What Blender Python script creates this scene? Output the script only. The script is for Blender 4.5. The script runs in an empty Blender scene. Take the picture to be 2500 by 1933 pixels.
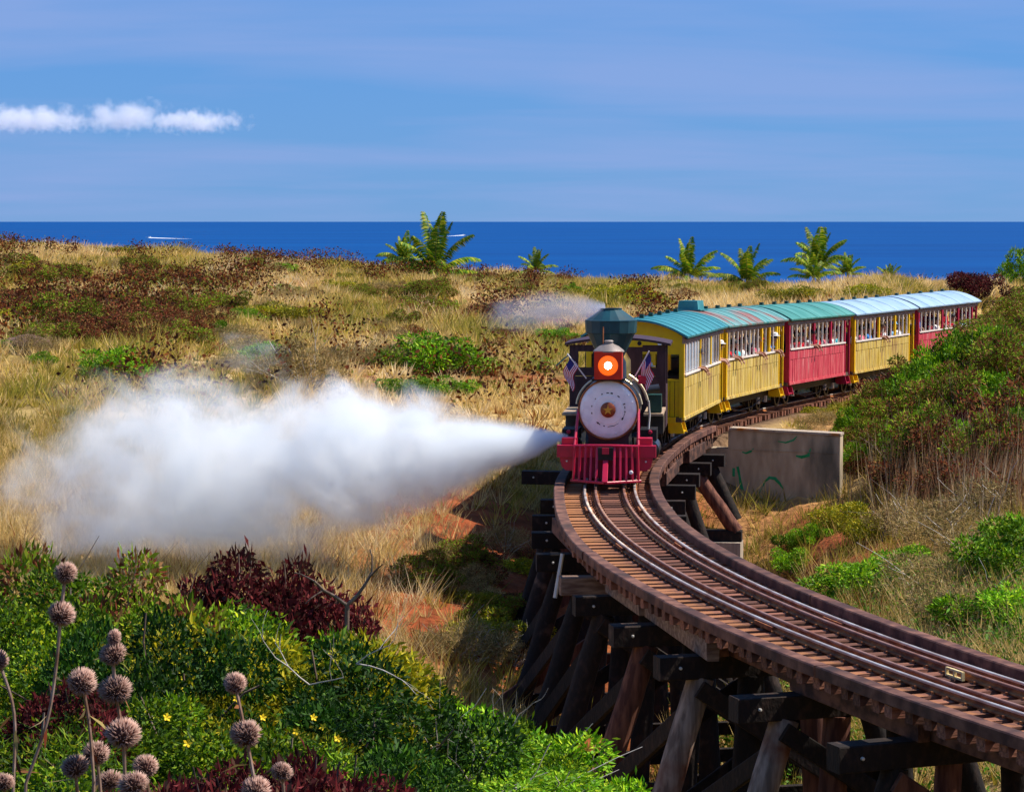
import bpy, math, random
import numpy as np
from mathutils import Vector, Matrix, Quaternion
R = math.radians
C = bpy.context.scene.collection
scene = bpy.context.scene
random.seed(7)

# ------------------------------------------------------------------ camera
EYE = 5.2
PITCH = math.atan((966.5 - 541) / 6000.0)
cam_d = bpy.data.cameras.new('camera')
cam = bpy.data.objects.new('camera', cam_d)
C.objects.link(cam)
cam.location = (0, 0, EYE)
cam.rotation_euler = (R(90) - PITCH, 0, 0)
cam_d.lens = 86.4
cam_d.sensor_width = 36
cam_d.clip_start = 0.3
cam_d.clip_end = 400000
scene.camera = cam

# ------------------------------------------------------------------ sky, sun, exposure
SUN = Vector((0.60, 0.11, 0.79)).normalized()
world = bpy.data.worlds.new('World')
scene.world = world
world.use_nodes = True
wn, wl = world.node_tree.nodes, world.node_tree.links
wn.clear()
w_out = wn.new('ShaderNodeOutputWorld')
w_bg = wn.new('ShaderNodeBackground')
w_sky = wn.new('ShaderNodeTexSky')
w_sky.sky_type = 'NISHITA'
w_sky.sun_disc = False
w_sky.sun_elevation = math.asin(SUN.z)
w_sky.sun_rotation = math.atan2(SUN.x, SUN.y)
w_sky.air_density = 1.0
w_sky.dust_density = 0.0
w_sky.ozone_density = 3.0
w_sky.altitude = 0
# a deep tropical blue, one tint over the whole sky
w_tint = wn.new('ShaderNodeMix'); w_tint.data_type = 'RGBA'; w_tint.blend_type = 'MULTIPLY'
w_tint.inputs[0].default_value = 1.0
w_tint.inputs[7].default_value = (0.45, 0.68, 1.0, 1)
w_blue = wn.new('ShaderNodeMix'); w_blue.data_type = 'RGBA'; w_blue.inputs[0].default_value = 0.72
w_blue.inputs[7].default_value = (0.85, 2.6, 6.5, 1)
# thin lavender cirrus veil: stretched noise on the direction projected to a plane overhead
w_tc = wn.new('ShaderNodeTexCoord')
w_sep = wn.new('ShaderNodeSeparateXYZ')
w_add = wn.new('ShaderNodeMath'); w_add.operation = 'ADD'; w_add.inputs[1].default_value = 0.12
w_dx = wn.new('ShaderNodeMath'); w_dx.operation = 'DIVIDE'
w_dy = wn.new('ShaderNodeMath'); w_dy.operation = 'DIVIDE'
w_cmb = wn.new('ShaderNodeCombineXYZ')
w_map = wn.new('ShaderNodeMapping'); w_map.inputs['Scale'].default_value = (0.55, 1.1, 1)
w_map.inputs['Rotation'].default_value = (0, 0, R(8)); w_map.inputs['Location'].default_value = (0.9, 0.75, 0)
w_noi = wn.new('ShaderNodeTexNoise'); w_noi.inputs['Scale'].default_value = 1.15
w_noi.inputs['Detail'].default_value = 5; w_noi.inputs['Distortion'].default_value = 0.35
w_rmp = wn.new('ShaderNodeMapRange'); w_rmp.inputs[1].default_value = 0.40; w_rmp.inputs[2].default_value = 0.66
w_rmp.inputs[3].default_value = 0.0; w_rmp.inputs[4].default_value = 0.6
w_mix = wn.new('ShaderNodeMix'); w_mix.data_type = 'RGBA'
w_mix.inputs[7].default_value = (2.6, 3.6, 6.7, 1)
wl.new(w_tc.outputs['Generated'], w_sep.inputs[0])
wl.new(w_sep.outputs['Z'], w_add.inputs[0])
wl.new(w_sep.outputs['X'], w_dx.inputs[0]); wl.new(w_add.outputs[0], w_dx.inputs[1])
wl.new(w_sep.outputs['Y'], w_dy.inputs[0]); wl.new(w_add.outputs[0], w_dy.inputs[1])
wl.new(w_dx.outputs[0], w_cmb.inputs[0]); wl.new(w_dy.outputs[0], w_cmb.inputs[1])
wl.new(w_cmb.outputs[0], w_map.inputs[0]); wl.new(w_map.outputs[0], w_noi.inputs['Vector'])
wl.new(w_noi.outputs['Fac'], w_rmp.inputs[0])
wl.new(w_sky.outputs[0], w_tint.inputs[6])
wl.new(w_tint.outputs[2], w_blue.inputs[6]); wl.new(w_blue.outputs[2], w_mix.inputs[6])
wl.new(w_rmp.outputs[0], w_mix.inputs[0])
wl.new(w_mix.outputs[2], w_bg.inputs['Color'])
w_bg.inputs['Strength'].default_value = 0.077
wl.new(w_bg.outputs[0], w_out.inputs[0])

sun_d = bpy.data.lights.new('sun', 'SUN')
sun_d.energy = 5.0
sun_d.angle = R(0.5)
sun_d.color = (1.0, 0.92, 0.79)
sun = bpy.data.objects.new('sun', sun_d)
C.objects.link(sun)
sun.rotation_euler = SUN.to_track_quat('Z', 'Y').to_euler()

scene.view_settings.view_transform = 'Standard'
scene.view_settings.look = 'None'
scene.view_settings.exposure = 0.58
scene.view_settings.gamma = 1.0
scene.view_settings.use_curve_mapping = False
scene.cycles.volume_bounces = 8
scene.cycles.volume_step_rate = 0.25
scene.cycles.max_bounces = 10
scene.cycles.transparent_max_bounces = 8

# ------------------------------------------------------------------ materials
def mat(name, col, rough=0.7, metal=0.0, col2=None, scale=6.0, stretch=(1, 1, 1), lo=0.4, hi=0.65, bump=0.0,
        col3=None, scale3=1.2, lo3=0.5, hi3=0.7, vary=0.0, spec=0.3, detail=4, bscale=None, streak=False):
    m = bpy.data.materials.new(name); m.use_nodes = True
    n, l = m.node_tree.nodes, m.node_tree.links
    b = n['Principled BSDF']
    b.inputs['Roughness'].default_value = rough
    b.inputs['Metallic'].default_value = metal
    b.inputs['Specular IOR Level'].default_value = spec
    b.inputs['Base Color'].default_value = (*col, 1)
    tc = n.new('ShaderNodeTexCoord')
    mp = n.new('ShaderNodeMapping'); mp.inputs['Scale'].default_value = stretch
    l.new(tc.outputs['Object'], mp.inputs[0])
    last = None
    if col2 is not None:
        t = n.new('ShaderNodeTexNoise'); t.inputs['Scale'].default_value = scale; t.inputs['Detail'].default_value = detail
        l.new(mp.outputs[0], t.inputs['Vector'])
        r = n.new('ShaderNodeMapRange'); r.inputs[1].default_value = lo; r.inputs[2].default_value = hi
        l.new(t.outputs['Fac'], r.inputs[0])
        x = n.new('ShaderNodeMix'); x.data_type = 'RGBA'
        x.inputs[6].default_value = (*col, 1); x.inputs[7].default_value = (*col2, 1)
        l.new(r.outputs[0], x.inputs[0]); last = x.outputs[2]
    if col3 is not None:
        t3 = n.new('ShaderNodeTexNoise'); t3.inputs['Scale'].default_value = scale3; t3.inputs['Detail'].default_value = 6
        l.new(mp.outputs[0] if streak else tc.outputs['Object'], t3.inputs['Vector'])
        r3 = n.new('ShaderNodeMapRange'); r3.inputs[1].default_value = lo3; r3.inputs[2].default_value = hi3
        l.new(t3.outputs['Fac'], r3.inputs[0])
        x3 = n.new('ShaderNodeMix'); x3.data_type = 'RGBA'
        if last: l.new(last, x3.inputs[6])
        else: x3.inputs[6].default_value = (*col, 1)
        x3.inputs[7].default_value = (*col3, 1)
        l.new(r3.outputs[0], x3.inputs[0]); last = x3.outputs[2]
    if vary:
        oi = n.new('ShaderNodeObjectInfo')
        mr = n.new('ShaderNodeMapRange'); mr.inputs[3].default_value = 1 - vary; mr.inputs[4].default_value = 1 + vary
        l.new(oi.outputs['Random'], mr.inputs[0])
        hs = n.new('ShaderNodeHueSaturation')
        if last: l.new(last, hs.inputs['Color'])
        else: hs.inputs['Color'].default_value = (*col, 1)
        l.new(mr.outputs[0], hs.inputs['Value']); last = hs.outputs[0]
    if last: l.new(last, b.inputs['Base Color'])
    if bump:
        tb = n.new('ShaderNodeTexNoise'); tb.inputs['Scale'].default_value = bscale or scale * 2; tb.inputs['Detail'].default_value = 5
        l.new(mp.outputs[0], tb.inputs['Vector'])
        bp = n.new('ShaderNodeBump'); bp.inputs['Strength'].default_value = bump; bp.inputs['Distance'].default_value = 0.02
        l.new(tb.outputs['Fac'], bp.inputs['Height']); l.new(bp.outputs[0], b.inputs['Normal'])
    return m

def leaf_mat(name, rough=0.55, trans=0.3, vary=0.18, spec=0.25):
    """Leaves and grass: colour from the mesh's own 'Col' attribute (each leaf its own hue)."""
    m = bpy.data.materials.new(name); m.use_nodes = True
    n, l = m.node_tree.nodes, m.node_tree.links
    b = n['Principled BSDF']; out = n['Material Output']
    a = n.new('ShaderNodeAttribute'); a.attribute_name = 'Col'
    oi = n.new('ShaderNodeObjectInfo')
    mr = n.new('ShaderNodeMapRange'); mr.inputs[3].default_value = 1 - vary; mr.inputs[4].default_value = 1 + vary
    l.new(oi.outputs['Random'], mr.inputs[0])
    hs = n.new('ShaderNodeHueSaturation')
    l.new(a.outputs['Color'], hs.inputs['Color']); l.new(mr.outputs[0], hs.inputs['Value'])
    l.new(hs.outputs[0], b.inputs['Base Color'])
    b.inputs['Roughness'].default_value = rough; b.inputs['Specular IOR Level'].default_value = spec
    t = n.new('ShaderNodeBsdfTranslucent'); l.new(hs.outputs[0], t.inputs['Color'])
    x = n.new('ShaderNodeMixShader'); x.inputs[0].default_value = trans
    l.new(b.outputs[0], x.inputs[1]); l.new(t.outputs[0], x.inputs[2]); l.new(x.outputs[0], out.inputs['Surface'])
    return m

def emit_mat(name, col, strength):
    m = bpy.data.materials.new(name); m.use_nodes = True
    b = m.node_tree.nodes['Principled BSDF']
    b.inputs['Base Color'].default_value = (*col, 1)
    b.inputs['Emission Color'].default_value = (*col, 1)
    b.inputs['Emission Strength'].default_value = strength
    return m

M = {}
M['creosote'] = mat('creosote_wood', (0.010, 0.006, 0.005), 0.85, col2=(0.036, 0.018, 0.013), scale=5, stretch=(2.2, 2.2, 1.2), bump=0.6, vary=0.4, lo=0.5, hi=0.8, detail=8, col3=(0.10, 0.06, 0.045), scale3=2.3, lo3=0.64, hi3=0.8)
M['post_red'] = mat('reddish_post_wood', (0.07, 0.022, 0.015), 0.85, col2=(0.19, 0.075, 0.045), scale=4, stretch=(3, 3, 0.4), bump=0.4, vary=0.3)
M['post_grey'] = mat('grey_post_wood', (0.12, 0.09, 0.075), 0.85, col2=(0.3, 0.23, 0.19), scale=4, stretch=(3, 3, 0.35), bump=0.5, col3=(0.13, 0.05, 0.03), lo3=0.55, hi3=0.7)
M['cap_light'] = mat('weathered_cap_wood', (0.13, 0.075, 0.055), 0.85, col2=(0.28, 0.19, 0.14), scale=3, stretch=(0.5, 5, 5), bump=0.4)
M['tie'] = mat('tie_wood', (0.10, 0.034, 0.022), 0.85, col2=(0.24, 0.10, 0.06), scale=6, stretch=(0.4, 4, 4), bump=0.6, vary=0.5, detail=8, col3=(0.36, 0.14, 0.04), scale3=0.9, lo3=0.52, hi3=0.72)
M['guard'] = mat('guard_timber_wood', (0.06, 0.022, 0.017), 0.8, col2=(0.17, 0.075, 0.05), scale=3.5, bump=0.6, vary=0.3, detail=9, col3=(0.03, 0.014, 0.012), scale3=1.4, lo3=0.52, hi3=0.68)
M['stringer'] = mat('stringer_wood', (0.04, 0.017, 0.013), 0.85, col2=(0.15, 0.065, 0.042), scale=3, stretch=(4, 0.5, 2), bump=0.4, vary=0.4)
M['rail_top'] = mat('polished_rail_steel', (0.70, 0.64, 0.58), 0.5, 0.75, col2=(0.42, 0.29, 0.23), scale=2)
M['rust'] = mat('rusty_steel', (0.19, 0.055, 0.02), 0.75, 0.1, col2=(0.4, 0.15, 0.045), scale=5, bump=0.2)
M['rail_guard_top'] = mat('dull_guard_rail_steel', (0.30, 0.17, 0.14), 0.6, 0.4, col2=(0.22, 0.085, 0.05), scale=3)
M['bolt'] = mat('bolt_steel', (0.6, 0.58, 0.55), 0.45, 0.3)
M['concrete'] = mat('old_concrete', (0.37, 0.28, 0.19), 0.9, col2=(0.5, 0.40, 0.28), scale=2.5, stretch=(1.6, 1.6, 0.5), bump=0.4, streak=True, col3=(0.14, 0.125, 0.09), scale3=0.9, lo3=0.5, hi3=0.7, bscale=18)
M['concrete_rust'] = mat('rust_streaked_concrete', (0.33, 0.26, 0.2), 0.9, col2=(0.42, 0.35, 0.28), scale=4, stretch=(3, 3, 0.5), bump=0.3, col3=(0.4, 0.15, 0.03), scale3=0.9, lo3=0.57, hi3=0.63)
M['graffiti'] = mat('green_spray_paint', (0.005, 0.25, 0.08), 0.6, col2=(0.03, 0.3, 0.14), scale=6)
M['pale_paint'] = mat('pale_yellow_paint', (0.7, 0.58, 0.3), 0.6, col2=(0.5, 0.36, 0.15), scale=10)

M['yellow'] = mat('weathered_yellow_boards', (0.50, 0.34, 0.05), 0.75, col2=(0.60, 0.47, 0.17), scale=3, stretch=(3, 3, 0.5), streak=True, col3=(0.30, 0.17, 0.075), scale3=2.4, lo3=0.49, hi3=0.70, bump=0.15, spec=0.2)
M['yellow_end'] = mat('deep_yellow_paint', (0.78, 0.47, 0.0), 0.5, col2=(0.7, 0.4, 0.01), scale=4)
M['red_car'] = mat('red_boards', (0.46, 0.03, 0.06), 0.65, col2=(0.55, 0.1, 0.11), scale=3, stretch=(3, 3, 0.5), streak=True, col3=(0.62, 0.22, 0.22), scale3=2.2, lo3=0.56, hi3=0.74, bump=0.15, spec=0.2)
M['red_end'] = mat('dark_red_paint', (0.33, 0.008, 0.04), 0.5, col2=(0.4, 0.012, 0.05), scale=4)
M['roof_teal'] = mat('teal_roof_metal', (0.02, 0.2, 0.22), 0.4, 0.1, col2=(0.08, 0.36, 0.38), scale=2.5, stretch=(0.5, 3, 1), lo=0.45, hi=0.7, spec=0.5, col3=(0.03, 0.14, 0.16), scale3=1.3, lo3=0.55, hi3=0.75)
M['roof_rust'] = mat('teal_roof_with_rust', (0.04, 0.24, 0.23), 0.5, 0.1, col2=(0.2, 0.34, 0.32), scale=3, stretch=(0.4, 4, 1), col3=(0.27, 0.09, 0.065), scale3=0.9, lo3=0.5, hi3=0.62, spec=0.4)
M['roof_green'] = mat('green_roof_metal', (0.03, 0.2, 0.165), 0.5, 0.1, col2=(0.08, 0.29, 0.25), scale=2, stretch=(0.4, 2, 1), spec=0.4, col3=(0.07, 0.15, 0.12), scale3=1.3, lo3=0.55, hi3=0.75)
M['roof_blue'] = mat('pale_blue_roof_metal', (0.33, 0.46, 0.58), 0.45, 0.1, col2=(0.24, 0.38, 0.54), scale=1.5, spec=0.4, col3=(0.2, 0.24, 0.26), scale3=1.1, lo3=0.6, hi3=0.75)
M['trim_cream'] = mat('cream_post_paint', (0.72, 0.66, 0.62), 0.6, col2=(0.62, 0.5, 0.42), scale=8)
M['letterboard'] = mat('faded_pink_brown_paint', (0.3, 0.17, 0.125), 0.7, col2=(0.42, 0.27, 0.2), scale=4, stretch=(1, 1, 3))
M['valance'] = mat('tan_valance_paint', (0.62, 0.42, 0.24), 0.7, col2=(0.5, 0.32, 0.17), scale=8)
M['interior'] = mat('dark_coach_interior', (0.06, 0.04, 0.035), 0.8, col2=(0.1, 0.07, 0.05), scale=3)
M['black'] = mat('black_iron', (0.012, 0.012, 0.015), 0.5, 0.3, col2=(0.035, 0.03, 0.03), scale=4)
M['black_gloss'] = mat('black_engine_paint', (0.012, 0.014, 0.018), 0.3, 0.0, spec=0.5, col2=(0.03, 0.03, 0.035), scale=3)
M['wheel'] = mat('wheel_steel', (0.05, 0.05, 0.055), 0.4, 0.7, col2=(0.1, 0.08, 0.07), scale=5)
M['silver'] = mat('white_smokebox_paint', (0.92, 0.9, 0.92), 0.6, col2=(0.82, 0.8, 0.83), scale=7, col3=(0.3, 0.26, 0.27), scale3=5.0, lo3=0.66, hi3=0.78, bump=0.1)
M['brass'] = mat('brass', (0.72, 0.43, 0.1), 0.3, 0.9, col2=(0.5, 0.28, 0.07), scale=6)
M['hub'] = mat('dark_bronze_hub', (0.2, 0.045, 0.018), 0.4, 0.2, col2=(0.28, 0.08, 0.03), scale=9)
M['pilot_red'] = mat('pilot_red_paint', (0.5, 0.006, 0.045), 0.35, col2=(0.38, 0.006, 0.04), scale=5, spec=0.5)
M['lamp_red'] = mat('headlight_red_paint', (0.62, 0.03, 0.01), 0.4, col2=(0.5, 0.02, 0.01), scale=5)
M['stack'] = mat('blue_green_stack_paint', (0.005, 0.04, 0.058), 0.45, col2=(0.008, 0.06, 0.08), scale=3, spec=0.3)
M['cab'] = mat('dark_maroon_cab_wood', (0.035, 0.013, 0.018), 0.6, col2=(0.06, 0.025, 0.032), scale=4, stretch=(3, 3, 0.5), spec=0.35)
M['tan_board'] = mat('tan_running_board', (0.42, 0.3, 0.2), 0.8, col2=(0.3, 0.2, 0.13), scale=6)
M['green_box'] = mat('dark_green_paint', (0.012, 0.05, 0.04), 0.4, col2=(0.02, 0.07, 0.055), scale=4)
M['cream_pipe'] = mat('cream_pipe_paint', (0.66, 0.55, 0.36), 0.4, 0.3)
M['glass'] = mat('pale_window_glass', (0.34, 0.44, 0.56), 0.12, 0.0, spec=0.6, col2=(0.5, 0.56, 0.62), scale=2)
M['white'] = mat('white_paint', (0.8, 0.8, 0.8), 0.5, col2=(0.7, 0.7, 0.7), scale=5)
M['flag_red'] = mat('red_cloth', (0.5, 0.02, 0.05), 0.9)
M['flag_white'] = mat('white_cloth', (0.72, 0.68, 0.74), 0.9)
M['flag_blue'] = mat('blue_cloth', (0.03, 0.03, 0.16), 0.9)
M['reflector'] = mat('gold_reflector', (0.95, 0.42, 0.07), 0.3, 0.85)
M['bark'] = mat('bark', (0.09, 0.06, 0.045), 0.9, col2=(0.2, 0.15, 0.12), scale=8, stretch=(2, 2, 0.5), bump=0.5)
M['pale_twig'] = mat('bleached_twig', (0.5, 0.46, 0.42), 0.9, col2=(0.32, 0.28, 0.25), scale=10)
M['palm_bark'] = mat('palm_trunk_bark', (0.3, 0.23, 0.15), 0.9, col2=(0.18, 0.13, 0.09), scale=12, stretch=(0.5, 0.5, 4), bump=0.5)
M['leaf'] = leaf_mat('leaves', 0.6, 0.26, 0.34, 0.18)
M['dry'] = leaf_mat('dry_leaves_and_grass', 0.8, 0.22, 0.15, 0.1)
M['dry_far'] = leaf_mat('far_dry_grass', 0.85, 0.4, 0.0, 0.1)
M['rock'] = mat('brown_lava_rock', (0.1, 0.055, 0.04), 0.9, col2=(0.2, 0.12, 0.09), scale=4, bump=0.7)

def paint_lit_tie_ends():
    # sunlit orange painted on top of each tie's outer end, ragged where it fades
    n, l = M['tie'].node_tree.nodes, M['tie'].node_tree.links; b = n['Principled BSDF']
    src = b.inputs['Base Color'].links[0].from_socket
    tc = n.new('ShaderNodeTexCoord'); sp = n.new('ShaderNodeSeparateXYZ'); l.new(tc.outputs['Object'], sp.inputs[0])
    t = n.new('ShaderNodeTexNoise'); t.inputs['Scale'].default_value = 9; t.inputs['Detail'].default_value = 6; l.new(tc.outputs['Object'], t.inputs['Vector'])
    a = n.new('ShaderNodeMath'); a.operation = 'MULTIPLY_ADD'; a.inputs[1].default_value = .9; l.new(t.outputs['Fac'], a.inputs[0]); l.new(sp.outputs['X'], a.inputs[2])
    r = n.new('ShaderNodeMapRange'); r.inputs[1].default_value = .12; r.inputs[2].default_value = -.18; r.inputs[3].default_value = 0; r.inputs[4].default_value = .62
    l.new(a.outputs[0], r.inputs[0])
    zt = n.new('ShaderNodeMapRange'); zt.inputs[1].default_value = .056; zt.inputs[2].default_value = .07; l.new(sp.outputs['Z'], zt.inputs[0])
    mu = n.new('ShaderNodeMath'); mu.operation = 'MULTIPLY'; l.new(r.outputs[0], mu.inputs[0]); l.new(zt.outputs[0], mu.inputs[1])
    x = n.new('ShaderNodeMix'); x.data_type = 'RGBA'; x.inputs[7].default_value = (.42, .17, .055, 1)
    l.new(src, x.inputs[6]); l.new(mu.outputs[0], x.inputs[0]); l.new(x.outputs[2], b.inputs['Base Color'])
paint_lit_tie_ends()

# ------------------------------------------------------------------ mesh helpers
class MB:
    """Collects shapes into one mesh; each face remembers a material slot."""
    def __init__(self): self.v, self.f, self.m = [], [], []
    def add(self, vs, fs, mi=0):
        o = len(self.v); self.v += [tuple(p) for p in vs]
        for f in fs: self.f.append(tuple(i + o for i in f)); self.m.append(mi)
        return self
    def box(self, c, s, mi=0, T=None):
        x, y, z = s[0] / 2, s[1] / 2, s[2] / 2
        vs = [Vector((c[0] + a * x, c[1] + b * y, c[2] + d * z)) for d in (-1, 1) for a, b in ((-1, -1), (1, -1), (1, 1), (-1, 1))]
        if T: vs = [T @ p for p in vs]
        return self.add(vs, [(3, 2, 1, 0), (4, 5, 6, 7), (0, 1, 5, 4), (1, 2, 6, 5), (2, 3, 7, 6), (3, 0, 4, 7)], mi)
    def beam(self, p0, p1, w, h, mi=0, up=(0, 0, 1), ch=0.012, jit=0.0):
        """timber between two points with small chamfers along its edges"""
        p0, p1 = Vector(p0), Vector(p1)
        d = (p1 - p0).normalized(); u = Vector(up)
        a = d.cross(u).normalized(); b = a.cross(d).normalized()
        x, y = w / 2, h / 2; c = min(ch, x * .4, y * .4)
        ring = [(-x + c, -y), (x - c, -y), (x, -y + c), (x, y - c), (x - c, y), (-x + c, y), (-x, y - c), (-x, -y + c)]
        vs = []
        for p in (p0, p1):
            for (i, j) in ring:
                vs.append(p + a * (i + random.uniform(-jit, jit)) + b * (j + random.uniform(-jit, jit)))
        fs = [(k, (k + 1) % 8, 8 + (k + 1) % 8, 8 + k) for k in range(8)] + [tuple(range(7, -1, -1)), tuple(range(8, 16))]
        return self.add(vs, fs, mi)
    def tube(self, pts, r, n=8, mi=0, caps=True):
        pts = [Vector(p) for p in pts]
        rs = r if isinstance(r, (list, tuple)) else [r] * len(pts)
        vs = []; ref = None
        for k, p in enumerate(pts):
            d = (pts[min(k + 1, len(pts) - 1)] - pts[max(k - 1, 0)]).normalized()
            if ref is None:
                ref = d.orthogonal().normalized()
            a = (ref - d * ref.dot(d)).normalized(); ref = a; b = d.cross(a)
            for i in range(n):
                t = 2 * math.pi * i / n
                vs.append(p + (a * math.cos(t) + b * math.sin(t)) * rs[k])
        fs = []
        for k in range(len(pts) - 1):
            for i in range(n):
                j = (i + 1) % n
                fs.append((k * n + i, k * n + j, (k + 1) * n + j, (k + 1) * n + i))
        if caps: fs += [tuple(range(n - 1, -1, -1)), tuple(range((len(pts) - 1) * n, len(pts) * n))]
        return self.add(vs, fs, mi)
    def lathe(self, prof, n=24, mi=0, T=None):
        """prof: (radius, height) pairs turned about Z; T moves the result"""
        vs = []
        for (r, z) in prof:
            for i in range(n):
                t = 2 * math.pi * i / n
                p = Vector((r * math.cos(t), r * math.sin(t), z)); vs.append(T @ p if T else p)
        fs = []
        for k in range(len(prof) - 1):
            for i in range(n):
                j = (i + 1) % n
                fs.append((k * n + i, k * n + j, (k + 1) * n + j, (k + 1) * n + i))
        if prof[0][0] > 1e-4: fs.append(tuple(range(n - 1, -1, -1)))
        if prof[-1][0] > 1e-4: fs.append(tuple(range((len(prof) - 1) * n, len(prof) * n)))
        return self.add(vs, fs, mi)
    def prism(self, poly, d0, d1, mi=0, axis='Y'):
        """polygon in the X-Z plane (axis Y) or Y-Z plane (axis X) extruded along the axis"""
        n = len(poly)
        mk = (lambda p, d: (p[0], d, p[1])) if axis == 'Y' else ((lambda p, d: (d, p[0], p[1])) if axis == 'X' else (lambda p, d: (p[0], p[1], d)))
        vs = [mk(p, d0) for p in poly] + [mk(p, d1) for p in poly]
        fs = [tuple(range(n)), tuple(range(2 * n - 1, n - 1, -1))] + [(k, n + k, n + (k + 1) % n, (k + 1) % n) for k in range(n)]
        return self.add(vs, fs, mi)
    def mesh(self, name, mats, smooth=False, fix=True):
        me = bpy.data.meshes.new(name); me.from_pydata(self.v, [], self.f)
        for m in (mats if isinstance(mats, (list, tuple)) else [mats]): me.materials.append(m)
        me.polygons.foreach_set('material_index', self.m)
        if fix:
            import bmesh
            bm = bmesh.new(); bm.from_mesh(me); bmesh.ops.recalc_face_normals(bm, faces=bm.faces); bm.to_mesh(me); bm.free()
        if smooth:
            me.polygons.foreach_set('use_smooth', [True] * len(me.polygons))
            me.set_sharp_from_angle(angle=R(40))
        me.update(); return me
    def build(self, name, mats, parent=None, smooth=False, loc=None, **k):
        return link(name, self.mesh(name, mats, smooth), parent, loc, **k)

def link(name, me, parent=None, loc=None, rot=None, scale=None, label=None, cat=None, group=None, kind=None):
    o = bpy.data.objects.new(name, me); C.objects.link(o)
    if parent: o.parent = parent
    if loc is not None: o.location = loc
    if rot is not None: o.rotation_euler = rot
    if scale is not None: o.scale = scale if isinstance(scale, (tuple, list, Vector)) else (scale,) * 3
    return tag(o, label, cat, group, kind)

def tag(o, label=None, cat=None, group=None, kind=None):
    for k, v in (('label', label), ('category', cat), ('group', group), ('kind', kind)):
        if v: o[k] = v
    return o

def empty(name, loc=(0, 0, 0), rz=0.0, **k):
    o = link(name, None, None, loc, (0, 0, rz), **k); o.empty_display_size = 0.2; return o

def np_mesh(name, V, F, mats, cols=None, smooth=False):
    """big mesh from arrays: V (n,3), F (m,k) of one polygon size, cols (n,3) per vertex"""
    V = np.ascontiguousarray(V, np.float32); F = np.ascontiguousarray(F, np.int32); m, k = F.shape
    me = bpy.data.meshes.new(name)
    me.vertices.add(len(V)); me.vertices.foreach_set('co', V.ravel())
    me.loops.add(m * k); me.loops.foreach_set('vertex_index', F.ravel())
    me.polygons.add(m); me.polygons.foreach_set('loop_start', np.arange(0, m * k, k, dtype=np.int32))
    if smooth: me.polygons.foreach_set('use_smooth', np.ones(m, bool))
    if cols is not None:
        a = me.color_attributes.new('Col', 'FLOAT_COLOR', 'POINT')
        c4 = np.ones((len(V), 4), np.float32); c4[:, :3] = cols
        a.data.foreach_set('color', c4.ravel())
    for mm in (mats if isinstance(mats, (list, tuple)) else [mats]): me.materials.append(mm)
    me.update(calc_edges=True); me.validate(); return me

# ------------------------------------------------------------------ track curve
def kap(s): return 1 / 52.0 if s < 8 else (1 / 130.0 if s < 14 else (1 / 78.0 if s < 25 else 1 / 190.0))
def grade(s): return -0.016 * np.clip(np.asarray(s, float) - 13.0, 0, 25)      # the line falls gently beyond the trestle
_S = np.arange(-34.0, 90.01, 0.05); _T = {}
def _integrate():
    i0 = int(np.argmin(abs(_S))); n = len(_S)
    X, Y, Hh = np.zeros(n), np.zeros(n), np.zeros(n)
    X[i0], Y[i0] = 1.88, 46.0
    for d in (1, -1):
        i = i0
        while 0 <= i + d < n:
            ds = 0.05 * d; k = kap(_S[i] + ds / 2); hm = Hh[i] + k * ds / 2
            X[i + d] = X[i] + math.sin(hm) * ds; Y[i + d] = Y[i] + math.cos(hm) * ds; Hh[i + d] = Hh[i] + k * ds
            i += d
    return X, Y, Hh
_PX, _PY, _PH = _integrate()
def path(s): return float(np.interp(s, _S, _PX)), float(np.interp(s, _S, _PY)), float(np.interp(s, _S, _PH))
def on_track(s, off=0.0, z=0.0):
    x, y, h = path(s); return Vector((x + off * math.cos(h), y - off * math.sin(h), z + float(grade(s))))
def track_sd(X, Y):
    """distance along and signed offset from the track centre, arrays"""
    X, Y = np.asarray(X, float), np.asarray(Y, float)
    px, py, ph, ps = _PX[::10], _PY[::10], _PH[::10], _S[::10]
    d2 = (X[..., None] - px) ** 2 + (Y[..., None] - py) ** 2
    i = d2.argmin(-1)
    return ps[i], (X - px[i]) * np.cos(ph[i]) - (Y - py[i]) * np.sin(ph[i]), np.sqrt(d2.min(-1))

# ------------------------------------------------------------------ value noise
def vnoise(x, y, seed=0, octaves=4):
    rng = np.random.RandomState(seed); tab = rng.rand(256, 256); out = 0; amp = 1; tot = 0
    x, y = np.asarray(x, float), np.asarray(y, float)
    for o in range(octaves):
        xi, yi = np.floor(x).astype(int), np.floor(y).astype(int); fx, fy = x - xi, y - yi
        fx, fy = fx * fx * (3 - 2 * fx), fy * fy * (3 - 2 * fy)
        g = lambda a, b: tab[(xi + a) & 255, (yi + b) & 255]
        out = out + amp * ((g(0, 0) * (1 - fx) + g(1, 0) * fx) * (1 - fy) + (g(0, 1) * (1 - fx) + g(1, 1) * fx) * fy)
        tot += amp; amp *= .5; x, y = x * 2.03 + 17.3, y * 2.03 + 5.7
    return out / tot
def sstep(a, b, x):
    t = np.clip((np.asarray(x, float) - a) / (b - a), 0, 1); return t * t * (3 - 2 * t)

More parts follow.
